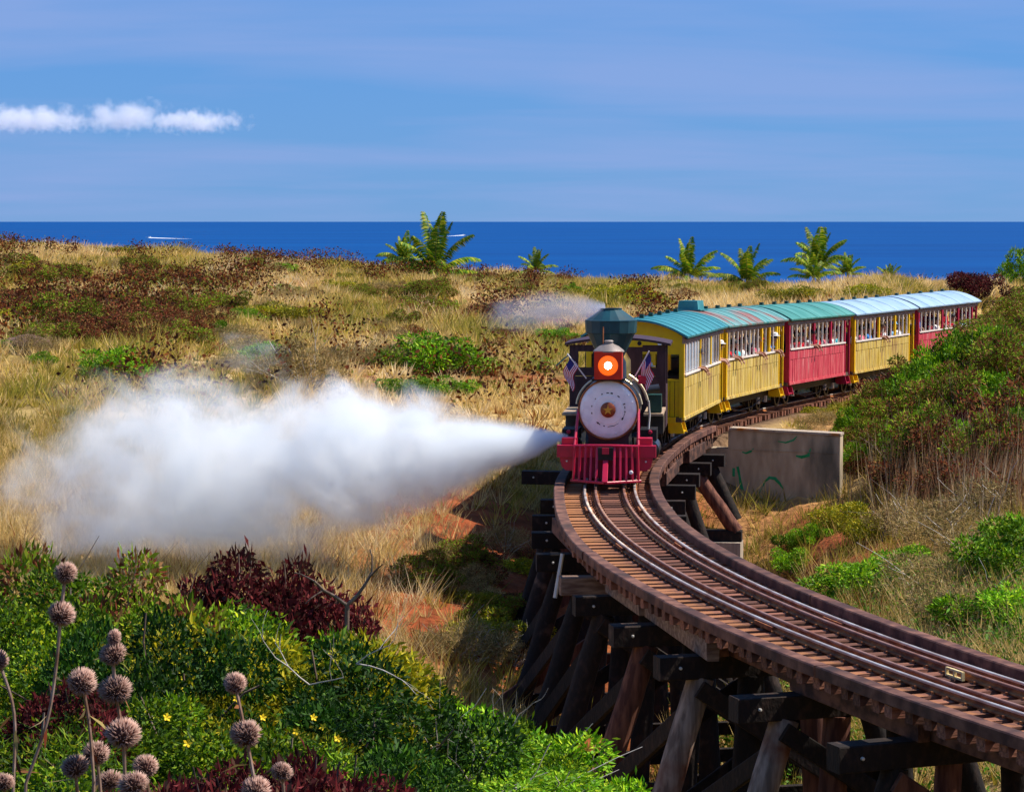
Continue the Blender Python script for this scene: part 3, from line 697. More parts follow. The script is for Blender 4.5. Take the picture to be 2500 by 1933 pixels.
def locomotive():
    x, y, h = path(4.9)
    org = Vector((x, y, 0)) - Vector((math.sin(h), math.cos(h), 0)) * 3.3
    E = empty('steam_locomotive', org, -h, label='black and red steam locomotive with lit headlight and big teal stack', cat='locomotive')
    B = lambda mb, name, m, sm=False, p=E, **k: mb.build(name, m, p, sm, **k)
    # --- pilot
    B(MB().box((0, .68, .685), (1.95, .22, .235)), 'pilot_beam', M['pilot_red'])
    B(MB().tube([(-.64, .50, .8), (-.3, .42, .815), (0, .39, .82), (.3, .42, .815), (.64, .50, .8)], .028, 8), 'pilot_top_bar', M['pilot_red'], True)
    B(MB().beam((-.68, .50, .12), (0, .06, .12), .07, .05).beam((0, .06, .12), (.68, .50, .12), .07, .05), 'pilot_bottom_bar', M['pilot_red'])
    for k in range(12):
        t = -.62 + 1.24 * k / 11
        if abs(t) < .06: continue
        B(MB().beam((t, .40 + .12 * abs(t), .80), (t * 1.03, .06 + .65 * abs(t), .13), .046, .05), 'pilot_bar', M['pilot_red'])
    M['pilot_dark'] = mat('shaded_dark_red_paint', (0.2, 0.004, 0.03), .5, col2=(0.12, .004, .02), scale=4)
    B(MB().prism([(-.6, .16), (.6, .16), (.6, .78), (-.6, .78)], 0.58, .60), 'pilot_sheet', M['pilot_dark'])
    B(MB().beam((0, .36, .52), (0, .04, .13), .11, .05), 'coupler_bar', M['pilot_red'])
    B(MB().box((0, .44, .66), (.3, .2, .24)), 'coupler_pocket', M['black'])
    B(MB().box((0, .36, .72), (.13, .16, .12)), 'coupler', M['pilot_red'])
    for sd in (-1, 1):
        poly = [(sd * .66, .30), (sd * .80, .31), (sd * .88, .38), (sd * .92, .56), (sd * .66, .56)]
        B(MB().prism(poly if sd > 0 else poly[::-1], .60, .66), 'pilot_plate', M['pilot_red'])
        B(MB().lathe([(0, .03), (.018, .025), (.02, 0)], 8, 0, axisY(sd * .78, .6, .49)), 'bolt', M['bolt'])
        B(MB().box((sd * .74, .92, .86), (.30, .34, .15)), 'step_box', M['pilot_red'])
        B(MB().tube([(sd * .63, .66, .80), (sd * .60, 1.36, 1.46)], .028, 8), 'smokebox_brace', M['pilot_red'], True)
    B(MB().lathe([(0, .06), (.035, .05), (.04, .0)], 10, 0, axisY(.5, .37, .30)), 'marker_lens', M['white'])
    # --- frame, saddle, boiler
    B(MB().box((0, 3.2, .5), (.74, 5.0, .24)), 'frame', M['black'])
    B(MB().prism([(-.42, .55), (.42, .55), (.40, .9), (.5, 1.06), (-.5, 1.06), (-.40, .9)], 1.45, 2.6), 'saddle', M['black_gloss'])
    zc = 1.46
    B(MB().lathe([(.54, 0), (.6, .0), (.605, -.06), (.605, -1.5), (.58, -1.5)], 40, 0, axisY(0, 1.32, zc)), 'smokebox', M['black_gloss'], True)
    B(MB().lathe([(.52, 0), (.52, -2.4), (.45, -2.4)], 36, 0, axisY(0, 2.8, zc)), 'boiler', M['black_gloss'], True)
    fr = B(MB().lathe([(.575, -.03), (.575, .01), (.545, .035), (.42, .05), (.30, .058), (.29, .07), (.17, .078), (.0, .08)], 48, 0, axisY(0, 1.31, zc)), 'smokebox_door', M['silver'], True)
    B(MB().lathe([(.602, -.02), (.61, .0), (.6, .03), (.572, .03), (.57, -.02)], 48, 0, axisY(0, 1.31, zc)), 'smokebox_ring', M['rust'], True)
    for k in range(20):
        a = 2 * math.pi * k / 20
        MB().lathe([(0, .025), (.011, .022), (.013, 0)], 6, 0, axisY(.5 * math.cos(a), 1.27, zc + .5 * math.sin(a))).build('door_bolt', M['silver'], fr)
    B(MB().lathe([(.152, -.02), (.152, .03), (.12, .06), (.0, .075)], 28, 0, axisY(0, 1.225, zc)), 'hub', M['hub'], True, fr)
    st = [((.11 if k % 2 == 0 else .042) * math.sin(k * math.pi / 5), zc + (.11 if k % 2 == 0 else .042) * math.cos(k * math.pi / 5)) for k in range(10)]
    B(MB().prism(st, 1.140, 1.165), 'star', M['brass'], False, fr)
    # worn traces of lettering round the door: short dark dashes, too worn to read
    for (a, L, w) in ((92, .05, .02), (78, .045, .03), (112, .03, .02), (52, .05, .02), (20, .02, .05), (8, .05, .015), (-6, .02, .03), (-20, .13, .008), (-32, .05, .03), (-62, .11, .008), (-80, .14, .012), (-104, .03, .02), (-126, .09, .015), (-128, .03, .03), (192, .035, .02), (168, .03, .02), (140, .03, .015)):
        q = R(a); rr = .335
        c = Vector((rr * math.cos(q), 1.2485, zc + rr * math.sin(q))); t = Vector((-math.sin(q), 0, math.cos(q))); r_ = Vector((math.cos(q), 0, math.sin(q)))
        vs = [c + t * (sx * L / 2) + r_ * (sz * w / 2) + Vector((0, dy, 0)) for dy in (0, .012) for sx, sz in ((-1, -1), (1, -1), (1, 1), (-1, 1))]
        MB().add(vs, [(0, 1, 2, 3), (4, 7, 6, 5), (0, 4, 5, 1), (1, 5, 6, 2), (2, 6, 7, 3), (3, 7, 4, 0)]).build('letter_trace', M['black'], fr)
    # --- headlight
    B(MB().box((0, 1.42, 2.06), (.66, .5, .05)), 'headlight_shelf', M['black'])
    hl = MB()
    hy0, hy1, hz = 1.16, 1.66, 2.345
    hl.box((0, (hy0 + hy1) / 2 + .02, hz), (.54, hy1 - hy0 - .04, .52))
    H = B(hl, 'headlight', M['lamp_red'])
    ring = MB()   # face plate with a round opening
    n = 32; vs, fs = [], []
    for k in range(n):
        a = 2 * math.pi * k / n; c_, s_ = math.cos(a), math.sin(a); q = .275 / max(abs(c_), abs(s_))
        vs += [(.2 * c_, hy0 - .02, hz + .2 * s_), (q * c_, hy0 - .02, hz + q * s_), (.2 * c_, hy0 + .02, hz + .2 * s_), (q * c_, hy0 + .02, hz + q * s_)]
    for k in range(n):
        A, D = 4 * k, 4 * ((k + 1) % n); fs += [(A, A + 1, D + 1, D), (A, D, D + 2, A + 2), (A + 1, A + 3, D + 3, D + 1)]
    ring.add(vs, fs).build('lamp_bezel', M['lamp_red'], H)
    MB().lathe([(.2, .0), (.16, -.012), (.1, -.017), (0, -.018)], 28, 0, axisY(0, hy0 + .018, hz)).build('reflector', M['reflector'], H, True)
    MB().lathe([(.085, -.012), (.085, .0), (.07, .035), (.04, .055), (0, .062)], 20, 0, axisY(0, hy0 + .018, hz)).build('lamp_bulb', emit_mat('lit_lamp', (1.0, .95, .85), 18), H, True)
    MB().lathe([(.088, .002), (.14, .006), (.14, -.004)], 28, 0, axisY(0, hy0 + .006, hz)).build('lamp_glow', emit_mat('hot_lit_glass', (1.0, .42, .05), 2.2), H, True)
    MB().lathe([(.15, .012), (.2, -.01), (.2, -.02)], 28, 0, axisY(0, hy0 - .003, hz)).build('lamp_glow_ring', emit_mat('warm_lit_glass', (1.0, .16, .01), .55), H, True)
    MB().lathe([(.31, 2.605), (.31, 2.63), (.2, 2.72), (.085, 2.77), (.08, 2.81), (.1, 2.815), (.07, 2.84), (0, 2.845)], 24, 0, Matrix.Translation((0, 1.43, 0))).build('lamp_cap', mat('dull_grey_tin', (.24, .2, .18), .5, .3, col2=(.32, .27, .25), scale=5), H, True)
    B(MB().tube([(-.12, 1.5, 2.76), (-.12, 1.55, 3.1)], .014, 6), 'stack_rod', M['rust'])
    # the lamp's own light
    ld = bpy.data.lights.new('headlight_light', 'SPOT'); ld.energy = 120; ld.color = (1, .72, .35); ld.spot_size = R(70); ld.shadow_soft_size = .1
    lo = bpy.data.objects.new('headlight_light', ld); C.objects.link(lo); lo.parent = E; lo.location = (0, hy0 - .12, hz); lo.rotation_euler = (R(90), 0, R(180))
    lo.rotation_euler = Vector((0, -1, -.05)).to_track_quat('-Z', 'Z').to_euler()
    # --- stack, domes, bell
    B(MB().lathe([(.26, 1.98), (.2, 2.08), (.19, 2.32), (.3, 2.55), (.485, 2.94), (.515, 2.955), (.53, 3.18), (.535, 3.21), (.5, 3.225), (.22, 3.42), (.225, 3.45), (.17, 3.45), (.17, 3.2), (0, 3.2)], 16, 0, Matrix.Translation((0, 2.2, 0))), 'smokestack', M['stack'])
    B(MB().lathe([(.30, 1.9), (.27, 2.0), (.26, 2.3), (.2, 2.42), (0, 2.46)], 24, 0, Matrix.Translation((0, 3.2, 0))), 'sand_dome', M['black_gloss'], True)
    B(MB().lathe([(.36, 1.85), (.32, 1.98), (.31, 2.3), (.22, 2.45), (0, 2.5)], 24, 0, Matrix.Translation((0, 4.15, 0))), 'steam_dome', M['brass'], True)
    for sd in (-1, 1):
        pts = [(sd * (.66 * math.cos(a)), 1.55, zc + .66 * math.sin(a)) for a in np.linspace(R(68), R(8), 9)]
        B(MB().tube(pts, .024, 7), 'handrail', M['cream_pipe'], True)
        if sd > 0:
            pts = [(sd * (.74 * math.cos(a)) + .03, 1.9, zc + .74 * math.sin(a)) for a in np.linspace(R(62), R(12), 9)]
            B(MB().tube(pts, .03, 7), 'steam_pipe', M['cream_pipe'], True)
            B(MB().tube([(.78, 1.9, 1.60), (.80, 1.95, 1.3), (.78, 1.9, 1.02)], .022, 6), 'drain_pipe_or_lit_edge', M['bolt'], True)
        # --- running boards, tanks, cylinders
        B(MB().box((sd * .84, 3.75, 1.24), (.40, 1.85, .05)), 'running_board', M['tan_board'])
        B(MB().box((sd * .84, 4.1, 1.0), (.36, 1.1, .42)), 'side_tank', M['black_gloss'])
        cy = MB().lathe([(0, .05), (.14, .05), (.16, .03), (.21, .02), (.215, 0), (.215, -.95), (.0, -.95)], 28, 0, axisY(sd * .80, 1.55, .62))
        c_ = B(cy, 'cylinder', M['black_gloss'], True)
        MB().box((sd * .78, 2.05, .92), (.34, .75, .22)).build('steam_chest', M['black'], c_)
        MB().lathe([(0, .04), (.035, .035), (.045, 0)], 14, 0, axisY(sd * .82, 1.67, .98)).build('valve_cap', M['pilot_red'], c_)
        B(MB().tube([(sd * .83, 2.5, .52), (sd * .83, 4.6, .42)], .035, 8), 'main_rod', M['bolt'], True)
        for (wy, wr) in ((1.05, .28), (3.0, .44), (4.25, .44)): wheel(E, sd * .5, wy, wr, wr, M['wheel'])
        # --- flags on slanting staffs
        if sd > 0: a0, a1 = Vector((.47, 1.6, 2.02)), Vector((.80, 1.55, 2.62))
        else: a0, a1 = Vector((-.46, 1.6, 2.06)), Vector((-.84, 1.55, 2.56))
        fl = B(MB().tube([a0, a1], .014, 6), 'flag', M['white'])
        nst = 13; L = .34 if sd > 0 else .30; Wd = .30
        vs, fs, ms = [], [], []
        nx_, nz_ = 14, 13
        d = (a0 - a1).normalized()
        for i in range(nz_ + 1):
            for j in range(nx_ + 1):
                u, v = j / nx_, i / nz_
                p = a1 + d * (L * v + .03)
                hang = Vector((sd * .10 * u + .03 * math.sin(u * 7 + v * 2) * (1 - sd * .2), .03 * math.sin(u * 9 + v * 3), -.46 * u - .05 * u * v)) * 1.0
                vs.append(p + hang)
        for i in range(nz_):
            for j in range(nx_):
                A = i * (nx_ + 1) + j; fs.append((A, A + 1, A + nx_ + 2, A + nx_ + 1))
                ms.append(2 if (i < 7 and j < 6) else (0 if i % 2 == 0 else 1))
        cm = MB(); cm.v = [tuple(p) for p in vs]; cm.f = fs; cm.m = ms
        co = cm.build('flag_cloth', [M['flag_red'], M['flag_white'], M['flag_blue']], fl)
        sm = co.modifiers.new('thick', 'SOLIDIFY'); sm.thickness = .004
    B(MB().box((.86, 3.2, 1.46), (.28, .4, .36)), 'tool_box', M['green_box'])
    B(MB().tube([(.72, 2.9, 1.75), (.95, 2.95, 1.78)], .09, 12), 'air_pump', M['black_gloss'], True)
    B(MB().box((.66, 1.62, 2.04), (.16, .16, .16)), 'marker_lamp', M['pilot_red'])
    # --- cab
    cb = MB(); y0, y1 = 4.85, 6.15; wx = 1.03
    cab = B(MB().box((0, y0 + .02, 1.35), (2 * wx, .04, 1.1)), 'cab', M['cab'])
    for (cx_, cz_, sx_, sz_) in ((-.935, 2.24, .19, .66), (.935, 2.24, .19, .66), (0, 2.22, 1.06, .62), (-.685, 2.00, .31, .18), (.685, 2.00, .31, .18), (-.685, 2.50, .31, .14), (.685, 2.50, .31, .14)):
        MB().box((cx_, y0 + .02, cz_), (sx_, .04, sz_)).build('cab_panel', M['cab'], cab)
    for sd in (-1, 1):
        MB().box((sd * .685, y0 - .005, 2.25), (.02, .03, .34)).build('window_bar', M['cab'], cab)
        MB().box((sd * (wx - .02), (y0 + y1) / 2 + .02, 1.24), (.04, y1 - y0 - .05, .88)).build('cab_side', M['cab'], cab)
        for yy in (y0 + .09, y1 - .06): MB().box((sd * (wx - .022), yy, 2.1), (.045, .1, .84)).build('cab_post', M['cab'], cab)
    rp = arch(wx + .1, 2.56, .13, 14); rp2 = [(a, b + .05) for a, b in rp][::-1]
    MB().prism(rp + rp2, y0 - .12, y1 + .15).build('cab_roof', M['cab'], cab)
    aw = [(-wx - .002, 2.36), (-wx - .30, 2.10), (-wx - .30, 2.13), (-wx - .002, 2.39)]
    MB().prism(aw, y0 + .1, y1 - .1).build('awning', M['roof_teal'], cab)
    # --- tender
    td = B(MB().box((0, 7.2, 1.15), (1.9, 1.75, .85)), 'tender', M['black_gloss'])
    MB().box((0, 7.2, .58), (1.5, 1.75, .2)).build('tender_frame', M['black'], td)
    MB().box((0, 7.2, 1.62), (1.6, 1.4, .1)).build('tender_load', M['bark'], td)
    for sd in (-1, 1):
        for wy in (6.75, 7.65): wheel(td, sd * .5, wy, .3, .3, M['wheel'])
    return E
loco = locomotive()

# ================================================================== the coaches
M['panel_dark'] = mat('window_darkening', (.035, .04, .05), .9, col2=(.06, .06, .07), scale=5)  # for the added panels that darken the coach windows
W2, L2, EAVE, SILL, FLOOR = 1.12, 3.82, 2.58, 1.67, 0.72
LB = L2 - .66       # the siding stops here: behind it lies the open rear platform
def coach(s, side_m, end_m, roof_m, label, seams=False, glazed=False, rusty=False, hatch=False, seed=0):
    rnd = random.Random(seed)
    a, b = on_track(s - 2.5), on_track(s + 2.5)
    c = (a + b) / 2; d = b - a; h = math.atan2(d.x, d.y)
    E = empty('passenger_coach', c, -h, label=label, cat='coach', group='coaches of the train')
    E.rotation_euler = (math.atan2(d.z, math.hypot(d.x, d.y)), 0, -h)
    B = lambda mb, name, m, sm=False, p=E, **k: mb.build(name, m, p, sm, **k)
    B(MB().box((0, 0, FLOOR - .05), (2 * W2 - .06, 2 * L2 + .1, .1)), 'floor', M['interior'])
    B(MB().box((0, 0, .50), (1.5, 2 * L2 - .2, .22)), 'underframe', M['black'])
    for sd in (-1, 1):
        xs = sd * W2
        # vertical boards, two tiers, each board its own thickness
        mb = MB(); yy = -L2 + .10
        while yy < LB - .12:
            wd = .115
            for (z0, z1, t) in ((FLOOR - .03, 1.385, .03), (1.395, SILL, .034)):
                t2 = t + rnd.uniform(-.006, .008)
                mb.box((xs - sd * (.03 - t2 / 2), yy + wd / 2, (z0 + z1) / 2), (t2, wd - .012, z1 - z0))
            yy += wd
        B(mb, 'board_siding', side_m, kind='stuff')
        B(MB().box((xs - sd * .045, (LB - L2) / 2, (FLOOR + SILL) / 2), (.02, L2 + LB - .1, SILL - FLOOR - .02)), 'side_panel', side_m)
        B(MB().box((xs + sd * .012, (LB - L2) / 2, FLOOR - .03), (.03, L2 + LB - .02, .07)), 'side_rail', side_m)
        B(MB().box((xs - sd * .01, (LB - L2) / 2, SILL + .022), (.10, L2 + LB - .16, .04)), 'window_sill', M['trim_cream'])
        B(MB().box((xs - sd * .01, 0, EAVE - .085), (.05, 2 * L2, .17)), 'letterboard', M['letterboard'])
        # scalloped valance under the letterboard
        nsc = 20; poly = [(-L2 + .1, EAVE - .17), (L2 - .1, EAVE - .17)]
        bw = (2 * L2 - .2) / nsc
        for k in range(nsc, 0, -1):
            y1_, y0_ = -L2 + .1 + bw * k, -L2 + .1 + bw * (k - 1)
            for q in range(0, 7):
                t = q / 6; poly.append((y1_ - bw * t, EAVE - .36 + .15 * math.sin(math.pi * t)))
        B(MB().prism(poly, xs - sd * .05, xs - sd * .07, axis='X'), 'valance', M['valance'])
        # posts
        pm = MB().box((0, 0, 0), (.045, .04, EAVE - .17 - SILL - .04)).mesh('window_post', M['trim_cream'])
        npost = 13; LS = L2 + LB - .2
        for k in range(npost):
            py = -L2 + .1 + LS * (k + .5) / npost
            if k in (5, 9) and not rusty or rusty and k in (8, 10, 12):
                B(MB().box((xs - sd * .012, py, (SILL + EAVE - .13) / 2), (.06, .13, EAVE - .17 - SILL - .04)), 'window_pier', end_m if not rusty else M['yellow_end'])
            else:
                link('window_post', pm, E, (xs - sd * .012, py, (SILL + EAVE - .13) / 2))
        if glazed:
            for k in range(10):
                if k in (5,): continue
                p0 = -L2 + .1 + LS * (k + .5) / npost; p1 = -L2 + .1 + LS * (k + 1.5) / npost
                if sd > 0 and k in (6, 7): continue
                B(MB().box((xs - sd * .02, (p0 + p1) / 2, (SILL + EAVE - .13) / 2), (.012, p1 - p0 - .05, EAVE - .2 - SILL - .05)), 'window_pane', M['glass'])
        if sd < 0:      # dark panels added on the far side to darken the windows
            for k in range(npost - 1):
                if rnd.random() < .25: continue
                p0 = -L2 + .1 + LS * (k + 1) / npost; dn = rnd.choice((SILL + .03, SILL + .03, SILL + .25))
                B(MB().box((xs + .04, p0, (dn + EAVE - .17) / 2), (.012, LS / npost - .06, EAVE - .17 - dn)), 'darkening_panel', M['panel_dark'])
        for e in (-1, 1):
            B(MB().box((xs - sd * .045, -L2 + .045 if e < 0 else LB - .045, (FLOOR - .06 + EAVE - .17) / 2), (.11, .11, EAVE - .17 - FLOOR + .06)), 'corner_post', end_m)
            if e > 0: B(MB().box((xs - sd * .04, L2 - .04, (FLOOR - .06 + EAVE - .17) / 2), (.07, .07, EAVE - .17 - FLOOR + .06)), 'platform_post', end_m)
            # entrance steps under the platform corner
            sp = MB()
            poly = [(e * (L2 - .52), FLOOR - .05), (e * (L2 + .05), FLOOR - .05), (e * (L2 + .05), .44), (e * (L2 - .05), .36), (e * (L2 - .42), .36), (e * (L2 - .52), .44)]
            sp.prism(poly if e > 0 else poly[::-1], xs - sd * .34, xs - sd * .30, axis='X')
            sp.box((xs - sd * .17, e * (L2 - .23), .40), (.34, .46, .035)); sp.box((xs - sd * .25, e * (L2 - .23), .555), (.22, .46, .03))
            sp.prism([(xs - sd * .30, .36), (xs + sd * .03, .36), (xs - sd * .05, .66), (xs - sd * .30, .66)], e * (L2 - .50), e * (L2 - .46))
            sp.prism([(xs - sd * .30, .36), (xs + sd * .03, .36), (xs - sd * .05, .66), (xs - sd * .30, .66)], e * (L2 - .0), e * (L2 + .04))
            B(sp, 'step', end_m)
    for e in (-1, 1):
        # frieze over the end, arched to the roof
        ar = arch(W2, EAVE - .02, .36, 16)
        poly = [(-W2, 2.16), (W2, 2.16)] + [(p, q) for p, q in ar[::-1]]
        fz = B(MB().prism(poly if e < 0 else poly[::-1], e * (L2 - .01), e * (L2 - .05)), 'end_frieze', end_m)
        if e < 0:
            el = [(.37 * math.cos(t) + .38, 2.41 + .062 * math.sin(t)) for t in np.linspace(0, 2 * math.pi, 20, endpoint=False)]
            MB().prism(el, -L2 - .004, -L2 + .012).build('nameplate', M['yellow_end'] if end_m == M['yellow_end'] else M['valance'], fz)
            for q, dx in enumerate((.07, .66, .57)):
                el = [(.05 * math.cos(t) + dx + (.03 if q == 0 else 0), 2.41 + .05 * math.sin(t)) for t in np.linspace(0, 2 * math.pi, 12, endpoint=False)]
                MB().prism(el, -L2 - .012, -L2 - .001).build('plate_mark', M['black'] if q < 2 else M['white'], fz)
            MB().box((-.62, -L2 - .02, 2.26), (.26, .05, .14)).build('end_sign', M['white'], fz)
        if e > 0:
            for xx in (-.72, .72): B(MB().box((xx, LB - .03, (FLOOR + EAVE - .1) / 2), (.66, .04, EAVE - .1 - FLOOR)), 'bulkhead', end_m)
        for xx in (-.42, .42): B(MB().box((xx, e * (L2 - .04), (FLOOR + 2.16) / 2), (.09, .08, 2.16 - FLOOR)), 'door_post', end_m)
        for xx in (-.75, .75):
            g = B(MB().box((xx, e * (L2 - .045), 1.57), (.56, .05, .05)), 'gate', end_m)
            for q in range(5): MB().box((xx - .22 + .11 * q, e * (L2 - .03), 1.14), (.095, .025, .8)).build('gate_slat', end_m if q > 1 or end_m != M['yellow_end'] else M['tan_board'], g)
        B(MB().box((0, e * (L2 + .02), .66), (1.9, .14, .14)), 'buffer_beam', end_m)
        B(MB().beam((0, e * (L2 + .05), .55), (0, e * (L2 + .42), .55), .14, .12), 'coupler', M['black'])
        # bogies
        bg = B(MB().box((0, e * 2.5, .42), (1.2, .35, .14)), 'bogie', M['black'])
        for sd in (-1, 1):
            MB().prism([(e * 2.5 - .75, .36), (e * 2.5 - .55, .28), (e * 2.5 + .55, .28), (e * 2.5 + .75, .36), (e * 2.5 + .75, .44), (e * 2.5 - .75, .44)], sd * .66, sd * .74, axis='X').build('side_frame', M['black'], bg)
            for q in (-.52, .52):
                wheel(bg, sd * .5, e * 2.5 + q, .3, .3, M['wheel'])
                MB().box((sd * .76, e * 2.5 + q, .32), (.07, .16, .18)).build('axle_box', M['bolt'], bg)
        B(MB().tube([(e * .8, -2.2, .36), (e * .8, -.9, .2), (e * .8, .9, .2), (e * .8, 2.2, .36)], .018, 6), 'truss_rod', M['black'])
    # roof
    ro = arch(W2 + .12, EAVE, .38, 22); inner = [(a * .99, b - .045) for a, b in ro][::-1]
    rf = B(MB().prism(ro + inner, -L2 - .16, L2 + .16), 'roof', roof_m, True)
    MB().prism([(a * .97, b - .06) for a, b in ro] + [(a * .97, b - .075) for a, b in ro][::-1], -L2 + .02, L2 - .02).build('ceiling', M['interior'], rf)
    ns = 8 if seams else 4
    for k in range(ns):
        yy = -L2 + (2 * L2) * (k + .5) / ns
        rr = [(a, b + .011) for a, b in ro]
        MB().prism(rr + [(a, b + .001) for a, b in ro][::-1], yy - .012, yy + .012).build('roof_seam', roof_m, rf)
    for k in range(5):
        yy = -L2 + 2 * L2 * (k + .7) / 5.3
        MB().box((0, yy, EAVE + .42), (.1, .16, .09)).build('roof_vent', M['green_box'], rf)
    if hatch:
        ht = MB().prism([(-.28, EAVE + .37), (.28, EAVE + .37), (.25, EAVE + .64), (-.25, EAVE + .64)], -L2 + .35, -L2 + 1.05).build('roof_hatch', M['roof_teal'], rf)
        MB().box((0, -L2 + .7, EAVE + .40), (.72, .9, .03)).build('hatch_base', M['roof_teal'], ht)
    # benches
    for k in range(8):
        yy = -L2 + .75 + k * .88
        for sd in (-1, 1):
            bn = B(MB().box((sd * .66, yy, FLOOR + .42), (.8, .42, .06)), 'bench', M['interior'])
            MB().box((sd * .66, yy + .24, FLOOR + .66), (.8, .05, .5)).build('bench_back', M['interior'], bn)
            MB().box((sd * .66, yy, FLOOR + .2), (.7, .36, .4)).build('bench_base', M['interior'], bn)
    return E

CS = [14.0 + 8.25 * k for k in range(5)]
coaches = [
    coach(CS[0], M['yellow'], M['yellow_end'], M['roof_teal'], 'yellow coach with teal ribbed roof right behind the engine', seams=True, glazed=True, seed=1),
    coach(CS[1], M['yellow'], M['yellow_end'], M['roof_rust'], 'yellow coach with rust-patched green roof and a roof hatch', seams=True, rusty=True, hatch=True, seed=2),
    coach(CS[2], M['red_car'], M['red_end'], M['roof_green'], 'red coach with green roof between two yellow coaches', seed=3),
    coach(CS[3], M['yellow'], M['yellow_end'], M['roof_blue'], 'yellow coach with pale blue roof', seed=4),
    coach(CS[4], M['red_car'], M['red_end'], M['roof_blue'], 'red coach with pale blue roof at the rear of the train', seed=5)]

# ================================================================== passengers
def skin_mesh(name, verts, edges, rad, root=0, sub=1):
    me = bpy.data.meshes.new('tmp'); me.from_pydata(verts, edges, []); o = bpy.data.objects.new('tmp', me); C.objects.link(o)
    sk = o.modifiers.new('skin', 'SKIN'); sk.use_smooth_shade = True
    for i, r in enumerate(rad):
        v = me.skin_vertices[0].data[i]; v.radius = (r, r) if not isinstance(r, tuple) else r; v.use_root = (i == root)
    sb = o.modifiers.new('sub', 'SUBSURF'); sb.levels = sub; sb.render_levels = sub
    dg = bpy.context.evaluated_depsgraph_get(); ev = o.evaluated_get(dg)
    out = bpy.data.meshes.new_from_object(ev, depsgraph=dg); out.name = name; out.materials.clear()
    bpy.data.objects.remove(o); bpy.data.meshes.remove(me)
    return out
def person_meshes(pose):
    lean = {'lean': .16, 'sit': .02, 'stand': .0}[pose]
    up = .0 if pose != 'stand' else .32
    V = [(0, 0, .10), (lean * .4, 0, .30), (lean, 0, .50), (lean * 1.3 + .01, 0, .655), (lean * 1.4 + .03, 0, .73), (lean * 1.5 + .035, 0, .82), (lean * 1.5 + .02, 0, .885)]
    rd = [.15, .135, .155, .052, .085, .098, .07]; Ed = [(0, 1), (1, 2), (2, 3), (3, 4), (4, 5), (5, 6)]
    arm_t = [(.36, .30), (.48, .27)]
    hands = []
    for sd in (-1, 1):
        b = len(V)
        if pose == 'lean': V += [(lean, sd * .19, .545), (lean + .10, sd * .25, .45), (lean + .28, sd * .18, .44), (lean + .34, sd * .17, .35)]
        else: V += [(lean, sd * .19, .545), (lean + .02, sd * .26, .31), (lean + .16, sd * .15, .25), (lean + .2, sd * .11, .22)]
        rd += [.068, .05, .037, .036]; Ed += [(2, b), (b, b + 1), (b + 1, b + 2), (b + 2, b + 3)]
        hands.append(Vector(V[-1]))
        b = len(V)
        if pose == 'stand': V += [(0, sd * .09, .06), (.01, sd * .1, -.36), (0, sd * .1, -.76), (.12, sd * .11, -.80)]
        else: V += [(-.02 + sd * .09, -.05, .09), (-.02 + sd * .1, -.42, .11), (-.02 + sd * .1, -.44, -.30), (-.02 + sd * .1, -.56, -.34)]
        rd += [.095, .066, .045, .04]; Ed += [(0, b), (b, b + 1), (b + 1, b + 2), (b + 2, b + 3)]
    V = [(a, b_, c_ + up) for a, b_, c_ in V]
    body = skin_mesh('body', V, Ed, rd)
    # five fingers and a nose joined to the same body mesh
    import bmesh
    mb = MB()
    for hd, sd in zip(hands, (-1, 1)):
        hd = hd + Vector((0, 0, up))
        for q, (dy, L) in enumerate(((-.026, .06), (-.009, .07), (.009, .066), (.026, .052))):
            mb.tube([hd + Vector((.0, dy, .0)), hd + Vector((.025, dy * 1.2, -.035)), hd + Vector((.03, dy * 1.25, -.035 - L * .75))], [.011, .0095, .007], 5)
        mb.tube([hd + Vector((-.02, -sd * .03, 0)), hd + Vector((.01, -sd * .055, -.03)), hd + Vector((.02, -sd * .05, -.06))], [.012, .011, .008], 5)
    hx = V[5][0]
    mb.tube([(hx + .085, 0, V[5][2]), (hx + .118, 0, V[5][2] - .035)], [.012, .018], 6)
    for sd in (-1, 1): mb.box((hx, sd * .1, V[5][2] - .02), (.04, .02, .06))
    ex = mb.mesh('extra', []); bm = bmesh.new(); bm.from_mesh(body); bm.from_mesh(ex); bm.to_mesh(body); bm.free()
    sV = [V[0], V[1], V[2], V[3]]; sE = [(0, 1), (1, 2), (2, 3)]; sR = [.168, .152, .172, .07]
    for b in (7, 15):
        o = len(sV); p, q = Vector(V[b]), Vector(V[b + 1]); sV += [tuple(p), tuple(p.lerp(q, .8))]; sR += [.083, .066]; sE += [(2, o), (o, o + 1)]
    shirt = skin_mesh('shirt', sV, sE, sR)
    tV = [V[0]]; tE, tR = [], [.162]
    for b in (11, 19):
        o = len(tV); tV += [V[b], V[b + 1], tuple(Vector(V[b + 1]).lerp(Vector(V[b + 2]), .85))]; tR += [.106, .078, .058]; tE += [(0, o), (o, o + 1), (o + 1, o + 2)]
    tr = skin_mesh('trousers', tV, tE, tR)
    hair = MB().lathe([(.112, -.02), (.118, .03), (.108, .075), (.07, .11), (0, .122)], 14, 0, Matrix.Translation((hx - .018, 0, V[5][2])) @ Matrix.Rotation(R(-14), 4, 'Y')).mesh('hair', [], True)
    hat = MB().lathe([(.17, .035), (.17, .045), (.118, .05), (.11, .11), (.07, .135), (0, .14)], 16, 0, Matrix.Translation((hx - .005, 0, V[5][2] + .015))).mesh('hat', [], True)
    return dict(body=body, shirt=shirt, trousers=tr, hair=hair, hat=hat)
PM = {p: person_meshes(p) for p in ('lean', 'sit', 'stand')}
SK = [mat('skin_%s' % n, c, .6, spec=.3) for n, c in (('light', (.5, .27, .19)), ('tan', (.34, .16, .1)), ('brown', (.14, .06, .035)))]
